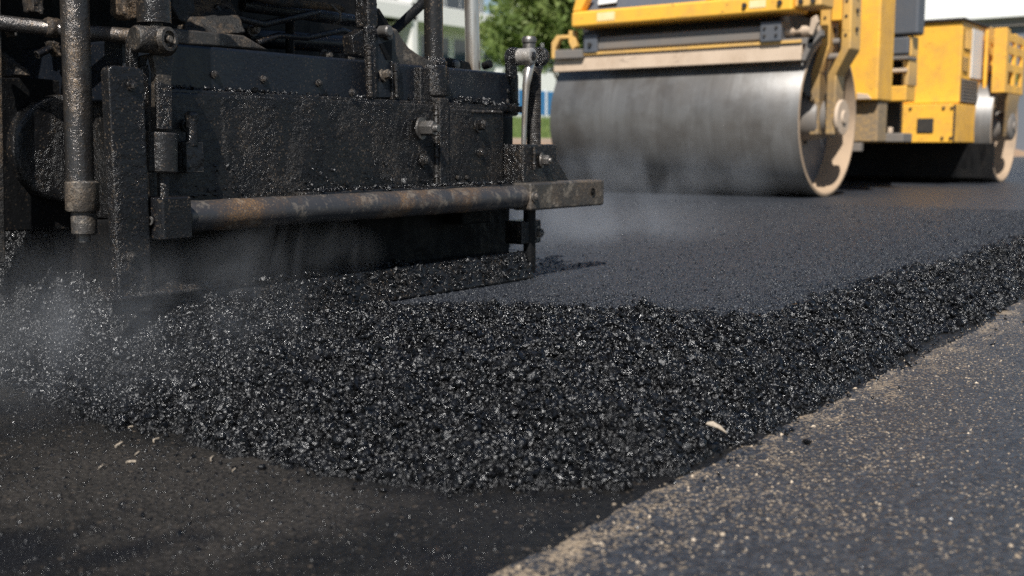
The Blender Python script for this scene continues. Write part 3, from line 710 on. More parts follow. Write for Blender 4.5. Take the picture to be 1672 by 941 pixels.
m = MB().lathe(ps + Vector((.0, .0, -.118)), (0, 0, 1), [(0, .030), (.03, .032), (.032, .0385), (.116, .039), (.12, .036)], 28); m.build('sleeve', M['tar'], pv, lumpy=(.003, .0012, .009))
m = MB().box((ps.x + .0, ps.x + .042), (YU - .035, YU + .03), (ps.z - .085, ps.z - .002)); m.build('sleeve', M['tarflat'], pv, bevel=.004)
m = MB().box((ps.x - .075, ps.x - .01), (YU - .025, YU + .03), (ps.z - .115, ps.z - .008)); m.build('sleeve', M['tar'], pv, lumpy=(.003, .001, .009))
# second bright post further back
YQ = 2.42
p1 = at(773, 112, Y=YQ); rq = 12.0 / FPX * (p1 - EYE).dot(FW)
m = MB().cyl(p1 - Vector((0, 0, .1)), Vector((p1.x - .02, p1.y, 1.45)), rq, n=32); m.build('post', M['chrome'], pv, label='bright rust-streaked steel post')
m = MB().cyl(at(642, 52, Y=2.45), at(722, -25, Y=2.45), .016, n=20); m.build('strut', M['void'], pv)
# linkage between posts
m = MB().prism([at(722, 96, Y=2.3), at(736, 94, Y=2.3), at(768, 102, Y=2.3), at(772, 118, Y=2.3), at(722, 118, Y=2.3)], (0, .02, 0)); m.build('link', M['void'], pv, bevel=.005)
m = MB().lathe(at(742, 106, Y=2.29), (0, -1, 0), [(0, .014), (.012, .014), (.013, .010)], 16); m.build('bolt', M['bolt'], pv)
m = MB().lathe(at(790, 108, Y=2.4), (0, -1, .2), [(0, .014), (.03, .014), (.033, .008)], 16); m.build('bolt', M['void'], pv)

# left hydraulic pole
YH = 2.10
ph1 = at(131, 297, Y=YH); ph0 = at(121, -30, Y=YH)
dirp = (ph0 - ph1).normalized(); rr = .0284
m = MB().cyl(ph1, ph1 + dirp * 1.0, rr, rr * 1.02, n=36); m.build('pole', M['pole'], pv)
pe = at(135, 345, Y=YH)
m = MB().lathe(pe, dirp, [(0, .032), (.003, .0342), ((ph1 - pe).length - .002, .0342), ((ph1 - pe).length + .002, .0305)], 30); m.build('pole_collar', M['worn'], pv)
pn = at(138, 384, Y=YH)
m = MB().lathe(pn, dirp, [(0, .022), (.004, .0255), (.04, .0265), ((pe - pn).length, .0245)], 24); m.build('pole_nut', M['worn'], pv)
m = MB().lathe(at(139, 397, Y=YH), dirp, [(0, .010), (.002, .012), (.02, .012)], 6); m.build('pole_tip', M['bolt'], pv)

# far left: black cheek plate, round cover, edge post
YD = 2.36
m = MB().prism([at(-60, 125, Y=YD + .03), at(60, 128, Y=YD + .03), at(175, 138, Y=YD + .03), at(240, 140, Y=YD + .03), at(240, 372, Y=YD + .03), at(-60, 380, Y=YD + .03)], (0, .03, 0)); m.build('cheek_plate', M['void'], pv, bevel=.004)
pd = at(106, 243, Y=YD); rd = 84 / FPX * (pd - EYE).dot(FW) * 1.0
m = MB().lathe(pd + Vector((0, .04, 0)), (0, -1, 0), [(0, rd * 1.04), (.035, rd * 1.04), (.044, rd * 1.0), (.046, rd * .9)], 64); m.build('round_cover', M['tar'], pv, lumpy=(.0045, .001, .014))
m = MB().prism([at(-18, -40, Y=2.3), at(2, -40, Y=2.3), at(10, 430, Y=2.3), at(-10, 430, Y=2.3)], (0, .02, 0)); m.build('edge_post', M['dirt'], pv, bevel=.004)
# horizontal pipe to the clevis, lumps
YT = 2.22
m = MB().tube([at(-40, 32, Y=YT + .1), at(40, 42, Y=YT + .05), at(110, 50, Y=YT), at(222, 60, Y=YT - .14)], .0165, 18); m.build('cross_pipe', M['pole'], pv)
m = MB().lathe(at(74, 44, Y=YT + .02), (1, 0, -.05), [(0, .018), (.006, .023), (.028, .022), (.034, .018)], 18); m.build('pipe_collar', M['dirt'], pv, lumpy=(.003, .002, .01))
# cylinder over the clevis with brown yoke
YV = 2.06
c1 = at(252, 38, Y=YV)
m = MB().cyl(c1, c1 + Vector((0, 0, .5)), .036, n=32); m.build('lift_cylinder', M['post'], pv)
m = MB().lathe(c1 - Vector((0, 0, .03)), (0, 0, 1), [(0, .018), (.035, .018)], 20); m.build('cylinder_rod', M['tarflat'], pv)
for pts in ([(200, -30), (224, -30), (224, 30), (212, 33), (203, 22)], [(279, -30), (316, -30), (318, 20), (306, 40), (292, 33), (280, 12)]):
    m = MB().prism([at(a, b, Y=YV + .04) for a, b in pts], (0, .05, 0)); m.build('yoke_cheek', M['dirt'], pv, lumpy=(.004, .002, .012))
# sloping mud plate and rail
m = MB().prism([at(300, 62, Y=2.35), at(300, -30, Y=2.5), at(362, -30, Y=2.5), at(402, 52, Y=2.35)], (0, .03, -.01)); m.build('mud_plate', M['dirt'], pv, lumpy=(.005, .003, .015))
m = MB().prism([at(285, 46, Y=2.3), at(400, 58, Y=2.3), at(440, 82, Y=2.3), at(285, 72, Y=2.3)], (0, .05, 0)); m.build('top_rail', M['worn'], pv, bevel=.006)
# machine body behind (dark bulk) with beams, hoses
bx = at(600, 40, Y=3.0).x
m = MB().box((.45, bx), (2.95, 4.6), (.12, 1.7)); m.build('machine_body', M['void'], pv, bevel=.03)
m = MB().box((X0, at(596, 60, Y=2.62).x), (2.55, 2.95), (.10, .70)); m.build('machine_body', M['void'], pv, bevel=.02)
m = MB().box((.3, at(592, 0, Y=2.4).x), (2.30, 3.2), (1.05, 1.4)); m.build('unseen_cover', M['void'], pv, bevel=.02)  # out-of-view cover added overhead to keep the machine interior dark
m = MB().tube([at(395, 8, Y=2.5), at(440, 14, Y=2.5), at(520, 26, Y=2.5), at(604, 38, Y=2.5)], .019, 18); m.build('hydraulic_pipe', M['tarflat'], pv)
m = MB().tube([at(408, -8, Y=2.46), at(455, 4, Y=2.46), at(530, 10, Y=2.46), at(560, 14, Y=2.46)], .012, 14); m.build('hydraulic_pipe', M['dirt'], pv)
m = MB().tube([at(400, 62, Y=2.7), at(470, 66, Y=2.7), at(600, 76, Y=2.7)], .03, 18); m.build('hydraulic_pipe', M['smooth'], pv)
m = MB().tube([at(474, 20, Y=2.6), at(473, 60, Y=2.6), at(474, 95, Y=2.6)], .014, 14); m.build('hose', M['void'], pv)
m = MB().tube([at(540, 8, Y=2.45), at(556, 22, Y=2.44), at(556, 34, Y=2.44), at(545, 40, Y=2.46)], .004, 8); m.build('hose', M['worn'], pv)
for a, b, r0 in ((530, 92, .014), (566, 96, .015), (412, 50, .012)):
    bolt(at(a, b, Y=2.45), (0, -1, .1), r0, .02, pv, M['worn'])
m = MB().prism([at(575, 58, Y=2.2), at(600, 45, Y=2.2), at(606, 95, Y=2.2), at(578, 90, Y=2.2)], (0, .04, 0)); m.build('bracket', M['tar'], pv, lumpy=(.0035, .001, .01))
for pts in ([(52, -20), (70, -20), (72, 28), (64, 22), (54, 18)], [(0, 20), (8, 28), (14, 52), (0, 50)], [(22, 30), (32, 32), (31, 62), (25, 60)], [(86, 66), (98, 70), (102, 98), (94, 84)], [(6, 82), (16, 92), (40, 108), (54, 124), (10, 126)]):
    m = MB().prism([at(a, b, Y=2.32) for a, b in pts], (0, .04, 0)); m.build('mud_cake', M['dirt'], pv, lumpy=(.004, .003, .012))
for a, b, r0 in ((828, 149, .007), (838, 147, .006), (827, 166, .008), (840, 165, .007)):
    bolt(at(a, b, Y=YU - .001), (0, -1, 0), r0, .006, pv, M['bolt'], False)
def weld(p0, p1, r, n=None):
    p0, p1 = Vector(p0), Vector(p1); L = (p1 - p0).length; n = n or max(6, int(L / .0075)); rg = random.Random(int(L * 1e4))
    pts = [p0.lerp(p1, i / (n * 2)) + Vector((rg.uniform(-1, 1), 0, rg.uniform(-1, 1))) * r * .12 for i in range(n * 2 + 1)]
    MB().tube(pts, [r * (1.05 if i % 2 else .86) * rg.uniform(.75, 1.25) for i in range(n * 2 + 1)], 8).build('weld_bead', M['post'], pv)
weld((xr1 - .002, YF - .004, .35), (xr1 - .002, YF - .004, .62), .006); weld((xr2 + .002, YF - .006, .35), (xr2 + .002, YF - .006, .62), .006)
weld((gx1 + .002, YG + .012, gz0 + .20), (gx1 + .002, YG + .012, gz1 - .03), .0045)
weld(at(602, 72, Y=2.097), at(605, 160, Y=2.097), .006); weld(at(645, 104, Y=2.10), at(648, 160, Y=2.10), .005)
weld((XR - .16, YF - .008, .606), (XR - .01, YF - .008, .607), .005)
weld((jx - .045, YJ - .043, .43), (jx - .045, YJ - .043, .50), .005)
for pts, r0 in (([(310, 30), (340, 44), (390, 30), (430, 40), (520, 20)], .010), ([(420, 70), (455, 58), (500, 62), (560, 50), (600, 66)], .009), ([(352, 10), (372, 40), (380, 60)], .008), ([(60, 90), (84, 78), (118, 84), (170, 96), (210, 92)], .009), ([(640, 88), (668, 96), (690, 96)], .006)):
    MB().tube([at(a, b, Y=2.42 if a > 300 else 2.34) for a, b in pts], r0, 10).build('hose', M['tarflat'], pv)
for a, b, r0 in ((305, 205, .010), (575, 152, .008), (430, 130, .007), (520, 136, .007), (350, 122, .007), (760, 290, .007), (745, 290, .007), (215, 140, .008), (214, 420, .008)):
    yy = YG - .001 if a < 230 else (YU - .001 if b < 145 else YF - .003)
    bolt(at(a, b, Y=yy), (0, -1, 0), r0, .007, pv, M['tarflat'])
# tar crumbs sticking to ledges and blade
def crumbs(name, n, fx, parent):
    P = np.array([fx() for _ in range(n)]); r = np.exp(RNG.normal(math.log(.0032), .45, n)); V, F, rn = stones(P, r)
    o = fast_mesh(name, V - np.array(parent_base(parent)), F, M['stone'], rn); o.parent = parent; o['kind'] = 'stuff'; return o
U = random.uniform
crumbs('tar_crumbs', 1500, lambda: (lambda t: (U(1.75, xb), 2.034 + t * .03 - .003, .084 + t * .086))(random.random() ** .6), pv)
crumbs('ledge_crumbs', 500, lambda: (U(xl, XR), U(YF - .045, YF - .005), .391 + U(-.002, .004)), pv)
crumbs('flange_crumbs', 500, lambda: (random.choice((U(X0, XR), U(X0, 1.9), U(2.5, XU))), U(YU - .028, YU - .002), .632 + U(-.002, .005)), pv)
crumbs('flange_crumbs', 420, lambda: (U(XR - .19, XR - .03), U(YU - .03, YU - .002), .634 + abs(random.gauss(0, .006))), pv)
crumbs('face_crumbs', 260, lambda: (U(X0 + .1, XR), YF - .001, .36 + .10 * random.random() ** 2), pv)
crumbs('shelf_crumbs', 900, lambda: (U(1.6, 2.4), U(2.09, 2.2), .160 + U(0, .012)), pv)

# ------------------------------------------------------------------ roller
RB = (11.6, 4.7, MATZ)
rl = thing('road_roller', 'yellow double-drum road roller on the fresh mat behind the paver', 'road roller', RB)
def drum(cx, y0, y1, name):
    cz = MATZ + .665; r = .665
    m = MB().lathe((cx, y0, cz), (0, 1, 0), [(.004, r - .004), (.0, r - .012), (0, r - .03), (.26, r - .035)], 96, cap=False)
    m2 = MB().lathe((cx, y0 + .004, cz), (0, 1, 0), [(0, r - .003), (.004, r), (y1 - y0 - .012, r), (y1 - y0 - .008, r - .003)], 128, cap=False)
    d = m2.build(name, M['drum'], rl)
    m.build('rim', M['sandrim'], d)
    m = MB().lathe((cx, y0 + .24, cz), (0, 1, 0), [(0, .14), (.0, r - .034), (.02, r - .034)], 96); m.build('end_disc', M['darkgrey'], d)
    m = MB().lathe((cx, y1 - .02, cz), (0, 1, 0), [(0, r - .004), (.01, r - .02)], 96); m.build('end_disc', M['greysteel'], d)
    m = MB().lathe((cx, y0 + .25, cz), (0, -1, 0), [(0, .24), (.02, .235), (.03, .19), (.18, .18), (.20, .165)], 48); m.build('hub', M['greysteel'], d, bevel=.004)
    for i in range(8):
        a = i * math.pi / 4 + .2; MB().hexnut((cx + .205 * math.cos(a), y0 + .235, cz + .205 * math.sin(a)), (0, -1, 0), .02, .03).build('bolt', M['blackpart'], d)
    return d
drum(9.12, 3.45, 5.86, 'front_drum'); drum(14.2, 3.2, 5.9, 'rear_drum')
m = MB().box((13.36, 13.38), (3.11, 5.8), (.15, .545)); m.build('added_shade_plate', M['void'], rl, bevel=.005)  # added near-black plate, shades and covers the rear drum's front face
# scraper assembly in front of the drum
m = MB().box((8.50, 8.54), (3.46, 5.84), (1.185, 1.335), Matrix.Rotation(R(6), 3, 'Y')); sc = m.build('scraper', M['tan'], rl, bevel=.004)
m = MB().box((8.485, 8.51), (3.46, 5.84), (1.322, 1.345)); m.build('scraper_lip', M['yellowdirty'], sc, bevel=.003)
m = MB().box((8.50, 8.62), (3.70, 5.42), (1.355, 1.48)); sb = m.build('spray_bar', M['greysteel'], rl, bevel=.022)
m = MB().box((8.46, 8.66), (3.62, 3.80), (1.34, 1.50)); m.build('end_clamp', M['darkgrey'], sb, bevel=.01)
m = MB().box((8.47, 8.64), (5.36, 5.50), (1.34, 1.50)); m.build('end_clamp', M['darkgrey'], sb, bevel=.01)
for y in (3.66, 3.76):
    for z in (1.39, 1.45): MB().hexnut((8.46, y, z), (-1, 0, 0), .012, .014).build('bolt', M['blackpart'], sb)
MB().hexnut((8.47, 5.43, 1.41), (-1, 0, 0), .022, .02).build('bolt', M['blackpart'], sb)
m = MB().lathe((8.56, 3.62, 1.42), (0, -1, 0), [(0, .03), (.07, .03), (.07, .022), (.14, .022), (.14, .045), (.27, .045), (.28, .035)], 20); m.build('actuator_rod', M['tan'], rl)
m = MB().box((8.50, 8.58), (3.36, 3.64), (1.31, 1.36)); m.build('actuator_bracket', M['greysteel'], rl, bevel=.006)
q = lambda a, b, x=8.45: at(a, b, X=x)
for pts in ([(900, 70), (908, 58), (928, 57), (930, 63), (914, 64), (907, 78), (906, 96), (900, 96)], [(928, 50), (938, 50), (941, 76), (934, 82), (928, 70)]):
    m = MB().prism([q(*p) for p in pts], (.06, 0, 0)); m.build('scraper_arm', M['yellowdirty'], rl, bevel=.008)
m = MB().prism([q(905, 82), q(950, 80), q(950, 95), q(905, 97)], (.05, 0, 0)); m.build('scraper_arm', M['greysteel'], rl, bevel=.01)
m = MB().prism([at(1314, 100, X=8.5), at(1307, 98, X=8.5), at(1318, 66, X=8.5), at(1340, 48, X=8.5), at(1341, 58, X=8.5), at(1326, 74, X=8.5)], (.08, 0, 0)); m.build('scraper_arm', M['greysteel'], rl, bevel=.006)
m = MB().prism([at(1320, 55, X=8.42), at(1324, 30, X=8.42), at(1332, 24, X=8.42), at(1335, 36, X=8.42), at(1326, 58, X=8.42)], (.05, 0, 0)); m.build('scraper_arm', M['tan'], rl, bevel=.006)
# front frame
m = MB().box((8.38, 8.72), (3.50, 5.58), (1.56, 1.70)); fr = m.build('front_frame', M['yellow'], rl, bevel=.025)
m = MB().box((8.42, 8.7), (3.28, 3.502), (1.585, 1.76)); m.build('frame_end', M['yellowdirty'], fr, bevel=.02)
for y in (3.34, 3.44, 3.6, 3.9): MB().hexnut((8.41 if y < 3.5 else 8.378, y, 1.63), (-1, 0, 0), .022, .02).build('bolt', M['blackpart'], fr)
for y0, y1, z0, z1 in ((5.12, 5.30, 1.60, 1.67), (3.72, 3.86, 1.605, 1.665)): MB().box((8.3765, 8.379), (y0, y1), (z0, z1)).build('worn_decal', M['decal'], fr)
m = MB().box((8.75, 10.1), (3.75, 5.7), (1.28, 1.62)); m.build('frame_underside', M['blackpart'], rl, bevel=.02)
m = MB().prism([at(955, 19, X=8.5), at(1150, 2, X=8.5), at(1165, -30, X=8.7), at(965, -30, X=8.7)], (.04, 0, 0)); gl = m.build('front_panel', M['darkgrey'], rl, bevel=.01)
m = MB().prism([at(976, 8, X=8.49), at(1006, 4, X=8.49), at(1008, -6, X=8.55), at(978, -4, X=8.55)], (.01, 0, 0)); m.build('lamp', M['white'], gl)
m = MB().prism([at(934, 20, X=8.42), at(942, -10, X=8.42), at(962, -10, X=8.42), at(948, 18, X=8.42)], (.1, 0, 0)); m.build('corner_post', M['yellow'], rl, bevel=.012)
m = MB().box((8.8, 10.2), (3.6, 5.7), (1.7, 2.3)); m.build('hood', M['yellow'], rl, bevel=.05)
# yoke plates, dished towards the hub
def yoke(top, bot, zk, mat, mat2):
    m = MB(); z = [2.1, zk + .10, zk - .10, .60]
    vs = []
    for i, (x0, x1, y0, y1) in enumerate((top, top, bot, bot)): vs += [(x0, y0, z[i]), (x1, y0, z[i]), (x1, y1, z[i]), (x0, y1, z[i])]
    fs = [(0, 1, 2, 3), (15, 14, 13, 12)]
    for i in range(3):
        for k_ in range(4): fs.append((i * 4 + k_, i * 4 + (k_ + 1) % 4, i * 4 + 4 + (k_ + 1) % 4, i * 4 + 4 + k_))
    m.add(vs, fs); o = m.build('yoke_plate', mat, rl, bevel=.014)
    for zz in (1.45, 1.60, 1.72):
        mm = MB().hexnut(((top[0] + top[1]) / 2, top[2] + .001, zz), (0, -1, 0), .020, .016); mm.build('bolt', M['blackpart'], o)
        mm = MB().hexnut((top[0] + .001, (top[2] + top[3]) / 2, zz - .05), (-1, 0, 0), .012, .010); mm.build('bolt', M['blackpart'], o)
    return o
yoke((8.90, 9.10, 3.385, 3.475), (8.98, 9.20, 3.49, 3.57), 1.22, M['yellowdirty'], 0)
yoke((8.88, 9.12, 3.205, 3.285), (8.98, 9.18, 3.35, 3.43), 1.19, M['yellowdirty'], 0)
m = MB().box((8.90, 9.1), (3.29, 3.38), (1.52, 2.1)); m.build('yoke_crosspiece', M['yellow'], rl, bevel=.01)
m = MB().cyl((9.0, 3.30, 1.24), (9.0, 3.47, 1.24), .03); m.build('yoke_spacer', M['greysteel'], rl)
m = MB().cyl((9.0, 3.29, 1.36), (9.0, 3.40, 1.36), .03); m.build('yoke_spacer', M['greysteel'], rl)
m = MB().lathe((9.17, 3.56, .745), (0, -1, 0), [(0, .15), (.05, .16), (.13, .16), (.13, .11), (.17, .105)], 36); m.build('bearing_cap', M['greysteel'], rl, bevel=.006)
m = MB().lathe((9.10, 3.348, .745), (0, -1, 0), [(0, .15), (.03, .145), (.03, .06), (.045, .05)], 36); bc = m.build('bearing_cap', M['tan'], rl, bevel=.006)
# body column and lower block
m = MB().box((10.2, 10.62), (3.41, 5.2), (.925, 2.4)); m.build('body_column', M['yellow'], rl, bevel=.02)
m = MB().box((10.3, 10.56), (3.43, 5.2), (.55, .92)); m.build('lower_block', M['yellowdirty'], rl, bevel=.012)
m = MB().prism([(10.19, 3.46, .94), (10.19, 3.6, .94), (10.19, 3.6, 1.0), (10.19, 3.5, .985)], (.02, 0, 0)); m.build('reflector', M['tan'], rl, bevel=.004)
m = MB().box((10.12, 10.2), (3.52, 3.64), (.46, .54)); m.build('step', M['greysteel'], rl, bevel=.008)
# mid section
m = MB().box((11.2, 11.42), (3.37, 5.1), (1.60, 2.3)); m.build('cab_panel', M['darkgrey'], rl, bevel=.03)
m = MB().box((11.22, 11.45), (3.462, 5.1), (1.415, 1.585)); m.build('cab_panel', M['darkgrey'], rl, bevel=.02)
m = MB().box((11.24, 11.46), (3.44, 3.459), (1.40, 1.59)); m.build('side_panel', M['yellowdirty'], rl, bevel=.006)
m = MB().box((11.15, 11.45), (3.44, 5.1), (1.36, 1.395)); m.build('step_bar', M['greysteel'], rl, bevel=.006)
m = MB().box((11.17, 11.42), (3.46, 5.1), (1.24, 1.275)); m.build('step_bar', M['tan'], rl, bevel=.006)
m = MB().box((11.22, 11.50), (3.45, 3.49), (1.11, 1.36)); m.build('side_panel', M['yellowdirty'], rl, bevel=.006)
m = MB().prism([(11.5, 3.60, .56), (12.8, 3.98, .56), (12.8, 5.1, .56), (11.5, 5.1, .56)], (0, 0, 1.7)); m.build('recess', M['blackpart'], rl, bevel=.01)
m = MB().box((11.2, 11.5), (3.46, 5.1), (.955, 1.105)); m.build('cross_beam', M['yellow'], rl, bevel=.012)
m = MB().box((11.2, 11.5), (3.47, 5.1), (.55, .64)); m.build('lower_rail', M['greysteel'], rl, bevel=.012)
m = MB().box((11.3, 11.36), (3.62, 3.66), (.64, .70)); m.build('step_lug', M['tan'], rl, bevel=.01)
# engine housing
m = MB().box((12.9, 13.9), (3.40, 5.6), (.985, 1.89)); eng = m.build('engine_housing', M['yellow'], rl, bevel=.018)
m = MB().box((12.86, 13.95), (3.37, 5.6), (1.885, 1.915)); m.build('hood_edge', M['blackpart'], eng, bevel=.008)
def grille(x0, x1, z0, z1, n, name, mat, vertical=False):
    m = MB().box((x0, x1), (3.392, 3.402), (z0, z1)); g = m.build(name, M['blackpart'], eng, bevel=.003)
    for i in range(n):
        m = MB()
        if vertical:
            a = x0 + (x1 - x0) * (i + .5) / n; m.box((a - .012, a + .012), (3.378, 3.391), (z0 + .01, z1 - .01))
        else:
            a = z0 + (z1 - z0) * (i + .5) / n; m.box((x0 + .01, x1 - .01), (3.378, 3.391), (a - .010, a + .010))
        m.build('slat', mat, g)
grille(12.98, 13.24, 1.58, 1.80, 6, 'grille', M['yellowdirty'], True)
grille(12.97, 13.16, 1.34, 1.50, 5, 'grille', M['yellowdirty'])
grille(12.94, 13.62, 1.0, 1.26, 7, 'grille', M['greysteel'])
m = MB().box((13.3, 13.74), (3.385, 3.402), (1.28, 1.83)); m.build('white_panel', M['white'], eng, bevel=.006)
# skirt with tow socket
m = MB().box((12.75, 13.9), (3.385, 5.6), (.55, .978)); sk = m.build('skirt', M['yellow'], rl, bevel=.012)
m = MB().box((12.735, 12.752), (3.62, 3.80), (.66, .82)); m.build('tow_socket', M['blackpart'], sk, bevel=.01)
for y in (3.43, 3.52, 3.88):
    for z in (.60, .93): MB().hexnut((12.75, y, z), (-1, 0, 0), .018, .015).build('bolt', M['blackpart'], sk)
m = MB().box((12.742, 12.752), (3.388, 3.41), (.56, .97)); m.build('skirt_seam', M['blackpart'], sk)
# rear housing and rear yoke frames
m = MB().box((13.93, 14.5), (3.42, 5.4), (1.42, 1.93)); m.build('rear_housing', M['yellow'], rl, bevel=.02)
m = MB().box((13.92, 14.0), (3.40, 5.4), (1.0, 1.42)); m.build('rear_housing', M['yellowdirty'], rl, bevel=.01)
def rear_yoke(y, x0, x1):
    m = MB(); z0, z1 = 1.12, 1.84
    ys = (y, y + .04); xm = (x0 + x1) / 2
    m.box((x0, x0 + .12), ys, (z0, z1)); m.box((x1 - .12, x1), ys, (z0, z1 - .06)); m.box((xm - .06, xm + .06), ys, (z0 + .002, z1 - .03))
    for z in (z0 + .001, z0 + .24, z0 + .44, z1 - .14):
        m.box((x0 + .122, xm - .062), ys, (z, z + .10)); m.box((xm + .062, x1 - .122), ys, (z, z + .10))
    m.build('yoke_plate', M['yellow'], rl, bevel=.01)
    m = MB().prism([(x0 + .2, y + .002, z0 - .002), (x1 - .12, y + .002, z0 - .002), (x1 - .25, y + .06, .62), (x0 + .40, y + .06, .62)], (0, .035, 0)); m.build('yoke_arm', M['yellowdirty'], rl, bevel=.01)
rear_yoke(3.09, 13.62, 14.52); rear_yoke(3.32, 13.7, 14.45)
m = MB().box((13.58, 13.618), (3.09, 3.235), (1.12, 1.85)); m.build('yoke_crosspiece', M['yellow'], rl, bevel=.008)
m = MB().lathe((14.2, 3.26, .745), (0, -1, 0), [(0, .17), (.14, .165), (.16, .13), (.16, .06), (.18, .05)], 32); m.build('bearing_cap', M['greysteel'], rl, bevel=.005)

# ------------------------------------------------------------------ verge, hoarding, trees, buildings
o = MB().prism([(5, 11.4, -.02), (5, 13.8, .58), (5, 13.8, -.02)], (280, 0, 0)).build('verge', M['soil']); struct(o)
mb = MB()
mb.prism([(5, 13.8, .56), (5, 14.05, .56), (5, 14.05, .69), (5, 13.84, .69)], (280, 0, 0)); o = mb.build('kerb', M['kerb'], bevel=.02); struct(o)
gx, gy = np.meshgrid(np.linspace(5, 285, 561), np.linspace(14.05, 40, 60), indexing='ij')
gz = .66 + np.clip((gy - 14.05) / 4.0, 0, 1) * .66 + .05 * fbm(gx, gy, .9)
i = np.arange(gx.size).reshape(gx.shape)
o = fast_mesh('lawn', np.stack([gx.ravel(), gy.ravel(), gz.ravel()], 1), np.stack([i[:-1, :-1].ravel(), i[1:, :-1].ravel(), i[1:, 1:].ravel(), i[:-1, 1:].ravel()], 1), M['grass'], smooth=True); struct(o)
# grass blades near what the gap shows
n = 26000; x = RNG.uniform(14, 32, n); y = RNG.uniform(14.06, 18, n); z = .62 + np.clip((y - 14.05) / 4, 0, 1) * .66
P = np.stack([x, y, z], 1); hgt = RNG.uniform(.06, .16, n); a = RNG.uniform(0, 6.28, n)
dx = np.stack([np.cos(a), np.sin(a), 0 * a], 1) * .012; tip = P + np.stack([RNG.normal(0, .03, n), RNG.normal(0, .03, n), hgt], 1)
V = np.stack([P - dx, P + dx, tip], 1).reshape(-1, 3)
o = fast_mesh('grass', V, np.arange(3 * n).reshape(-1, 3), M['leaf'], np.repeat(RNG.random(n), 3)); struct(o, 'stuff', 'short green grass on the verge behind the machines', 'grass')

def hoarding(x0, x1, y, z0, z1, label):
    t = thing('site_hoarding', label, 'hoarding', ((x0 + x1) / 2, y, z0)); nn = max(2, int((x1 - x0) / 1.4)); st = (x1 - x0) / nn
    for i in range(nn):
        m = MB().box((x0 + i * st + .03, x0 + (i + 1) * st - .03), (y, y + .04), (z0 + .06, z1))
        m.build('panel', M['paleblue'] if i % 4 == 1 else M['blue'], t, bevel=.01)
    for i in range(nn + 1): MB().box((x0 + i * st - .028, x0 + i * st + .028), (y - .02, y + .06), (z0 - .4, z1 + .05)).build('post', M['frame'], t)
hoarding(20.5, 30.3, 18.2, 1.34, 2.08, 'low blue site hoarding on the grass bank behind the first tree')
hoarding(66, 80, 16.0, 1.05, 2.2, 'distant blue site hoarding on the bank at the far right edge')

def tree(name, base, height, crown_r, crown_z, label, n=7000, leaf=.1, seed=1, group=None):
    rg = np.random.default_rng(seed); rd = random.Random(seed)
    t = thing(name, label, 'tree', base, group); b = Vector(base)
    pts = [b + Vector((0, 0, -.2))]; 
    for i in range(1, 8): pts.append(b + Vector((rd.uniform(-.1, .1), rd.uniform(-.1, .1), (crown_z + crown_r * .5) * i / 7)))
    m = MB().tube(pts, [.17 * (1 - i / 9) for i in range(8)], 10)
    ends = []
    for i in range(26):
        s = pts[rd.randint(2, 7)]; th = rd.uniform(0, 6.28); el = rd.uniform(-.5, 1.2); ln = crown_r * rd.uniform(.5, 1.0)
        e = b + Vector((0, 0, crown_z)) + Vector((math.cos(th) * math.cos(el), math.sin(th) * math.cos(el), math.sin(el) * 1.1)) * ln
        mid = (s + e) / 2 + Vector((0, 0, .15)); m.tube([s, mid, e], [.05, .03, .012], 6); ends.append(e)
        ends.append(mid)
    m.build('trunk', M['bark'], t)
    C = []
    for e in ends:
        for _ in range(4): C.append(np.array(e) + rg.normal(0, crown_r * .16, 3))
    C = np.array(C); idx = rg.integers(0, len(C), n)
    P = C[idx] + rg.normal(0, .20, (n, 3)) * crown_r / 2.2
    d1 = rg.normal(size=(n, 3)); d1 /= np.linalg.norm(d1, axis=1)[:, None]; d2 = np.cross(d1, rg.normal(size=(n, 3))); d2 /= np.linalg.norm(d2, axis=1)[:, None]
    s = (leaf * rg.uniform(.6, 1.3, n))[:, None]
    V = np.stack([P - d1 * s, P + d2 * s * .45, P + d1 * s, P - d2 * s * .45], 1).reshape(-1, 3)
    rn = np.repeat(np.clip(.25 * rg.random(n) + .75 * rg.random(len(C))[idx], 0, 1), 4)
    o = fast_mesh('crown', V - np.array(base), np.arange(4 * n).reshape(-1, 4), M['leaf'], rn); o.parent = t
    return t
tree('green_tree', (28.9, 19.6, 1.3), 7, 2.35, 2.9, 'bright green leafy tree on the bank between the paver and the roller', 16000, .14, 3)
tree('green_tree', (33.0, 21.5, 1.3), 7, 2.6, 4.6, 'green tree further back, mostly hidden by the roller front', 9000, .12, 5)
tree('green_tree', (56.0, 13.9, .6), 5, 1.5, 3.0, 'small green tree before the slate wall at the right edge', 6000, .12, 8)
tree('green_tree', (96.0, 19.5, 1.3), 5, 2.6, 3.6, 'far green bush beyond the distant hoarding at the right edge', 6000, .2, 9)

# left apartment building: facade along the road at Y = 38
bl = thing('apartment_building', 'white rendered apartment block with blue windows behind the paver posts', 'building', (42, 38, 1.2))
MB().box((14, 49.3), (38.6, 50), (1.0, 14)).build('wall', M['render'], bl, bevel=.03)
for z0, z1 in ((6.72, 7.62), (9.9, 10.8)):
    MB().box((30, 49.5), (37.2, 38.6), (z0, z1)).build('balcony', M['render'], bl, bevel=.03)
MB().box((28, 41.6), (37.05, 38.6), (6.72, 7.45)).build('balcony', M['render'], bl, bevel=.03)
def window(x0, x1, z0, z1, y=38.6, muls=1):
    f = MB(); t_ = .07
    f.box((x0, x1), (y - .06, y + .02), (z0, z0 + t_)); f.box((x0, x1), (y - .06, y + .02), (z1 - t_, z1))
    for i in range(muls + 2):
        a = x0 + (x1 - x0 - t_) * i / (muls + 1); f.box((a, a + t_), (y - .06, y + .02), (z0 + t_ + .001, z1 - t_ - .001))
    wf = f.build('window', M['frame'], bl)
    MB().box((x0 + .02, x1 - .02), (y - .025, y - .005), (z0 + .02, z1 - .02)).build('pane', M['glass'], wf)
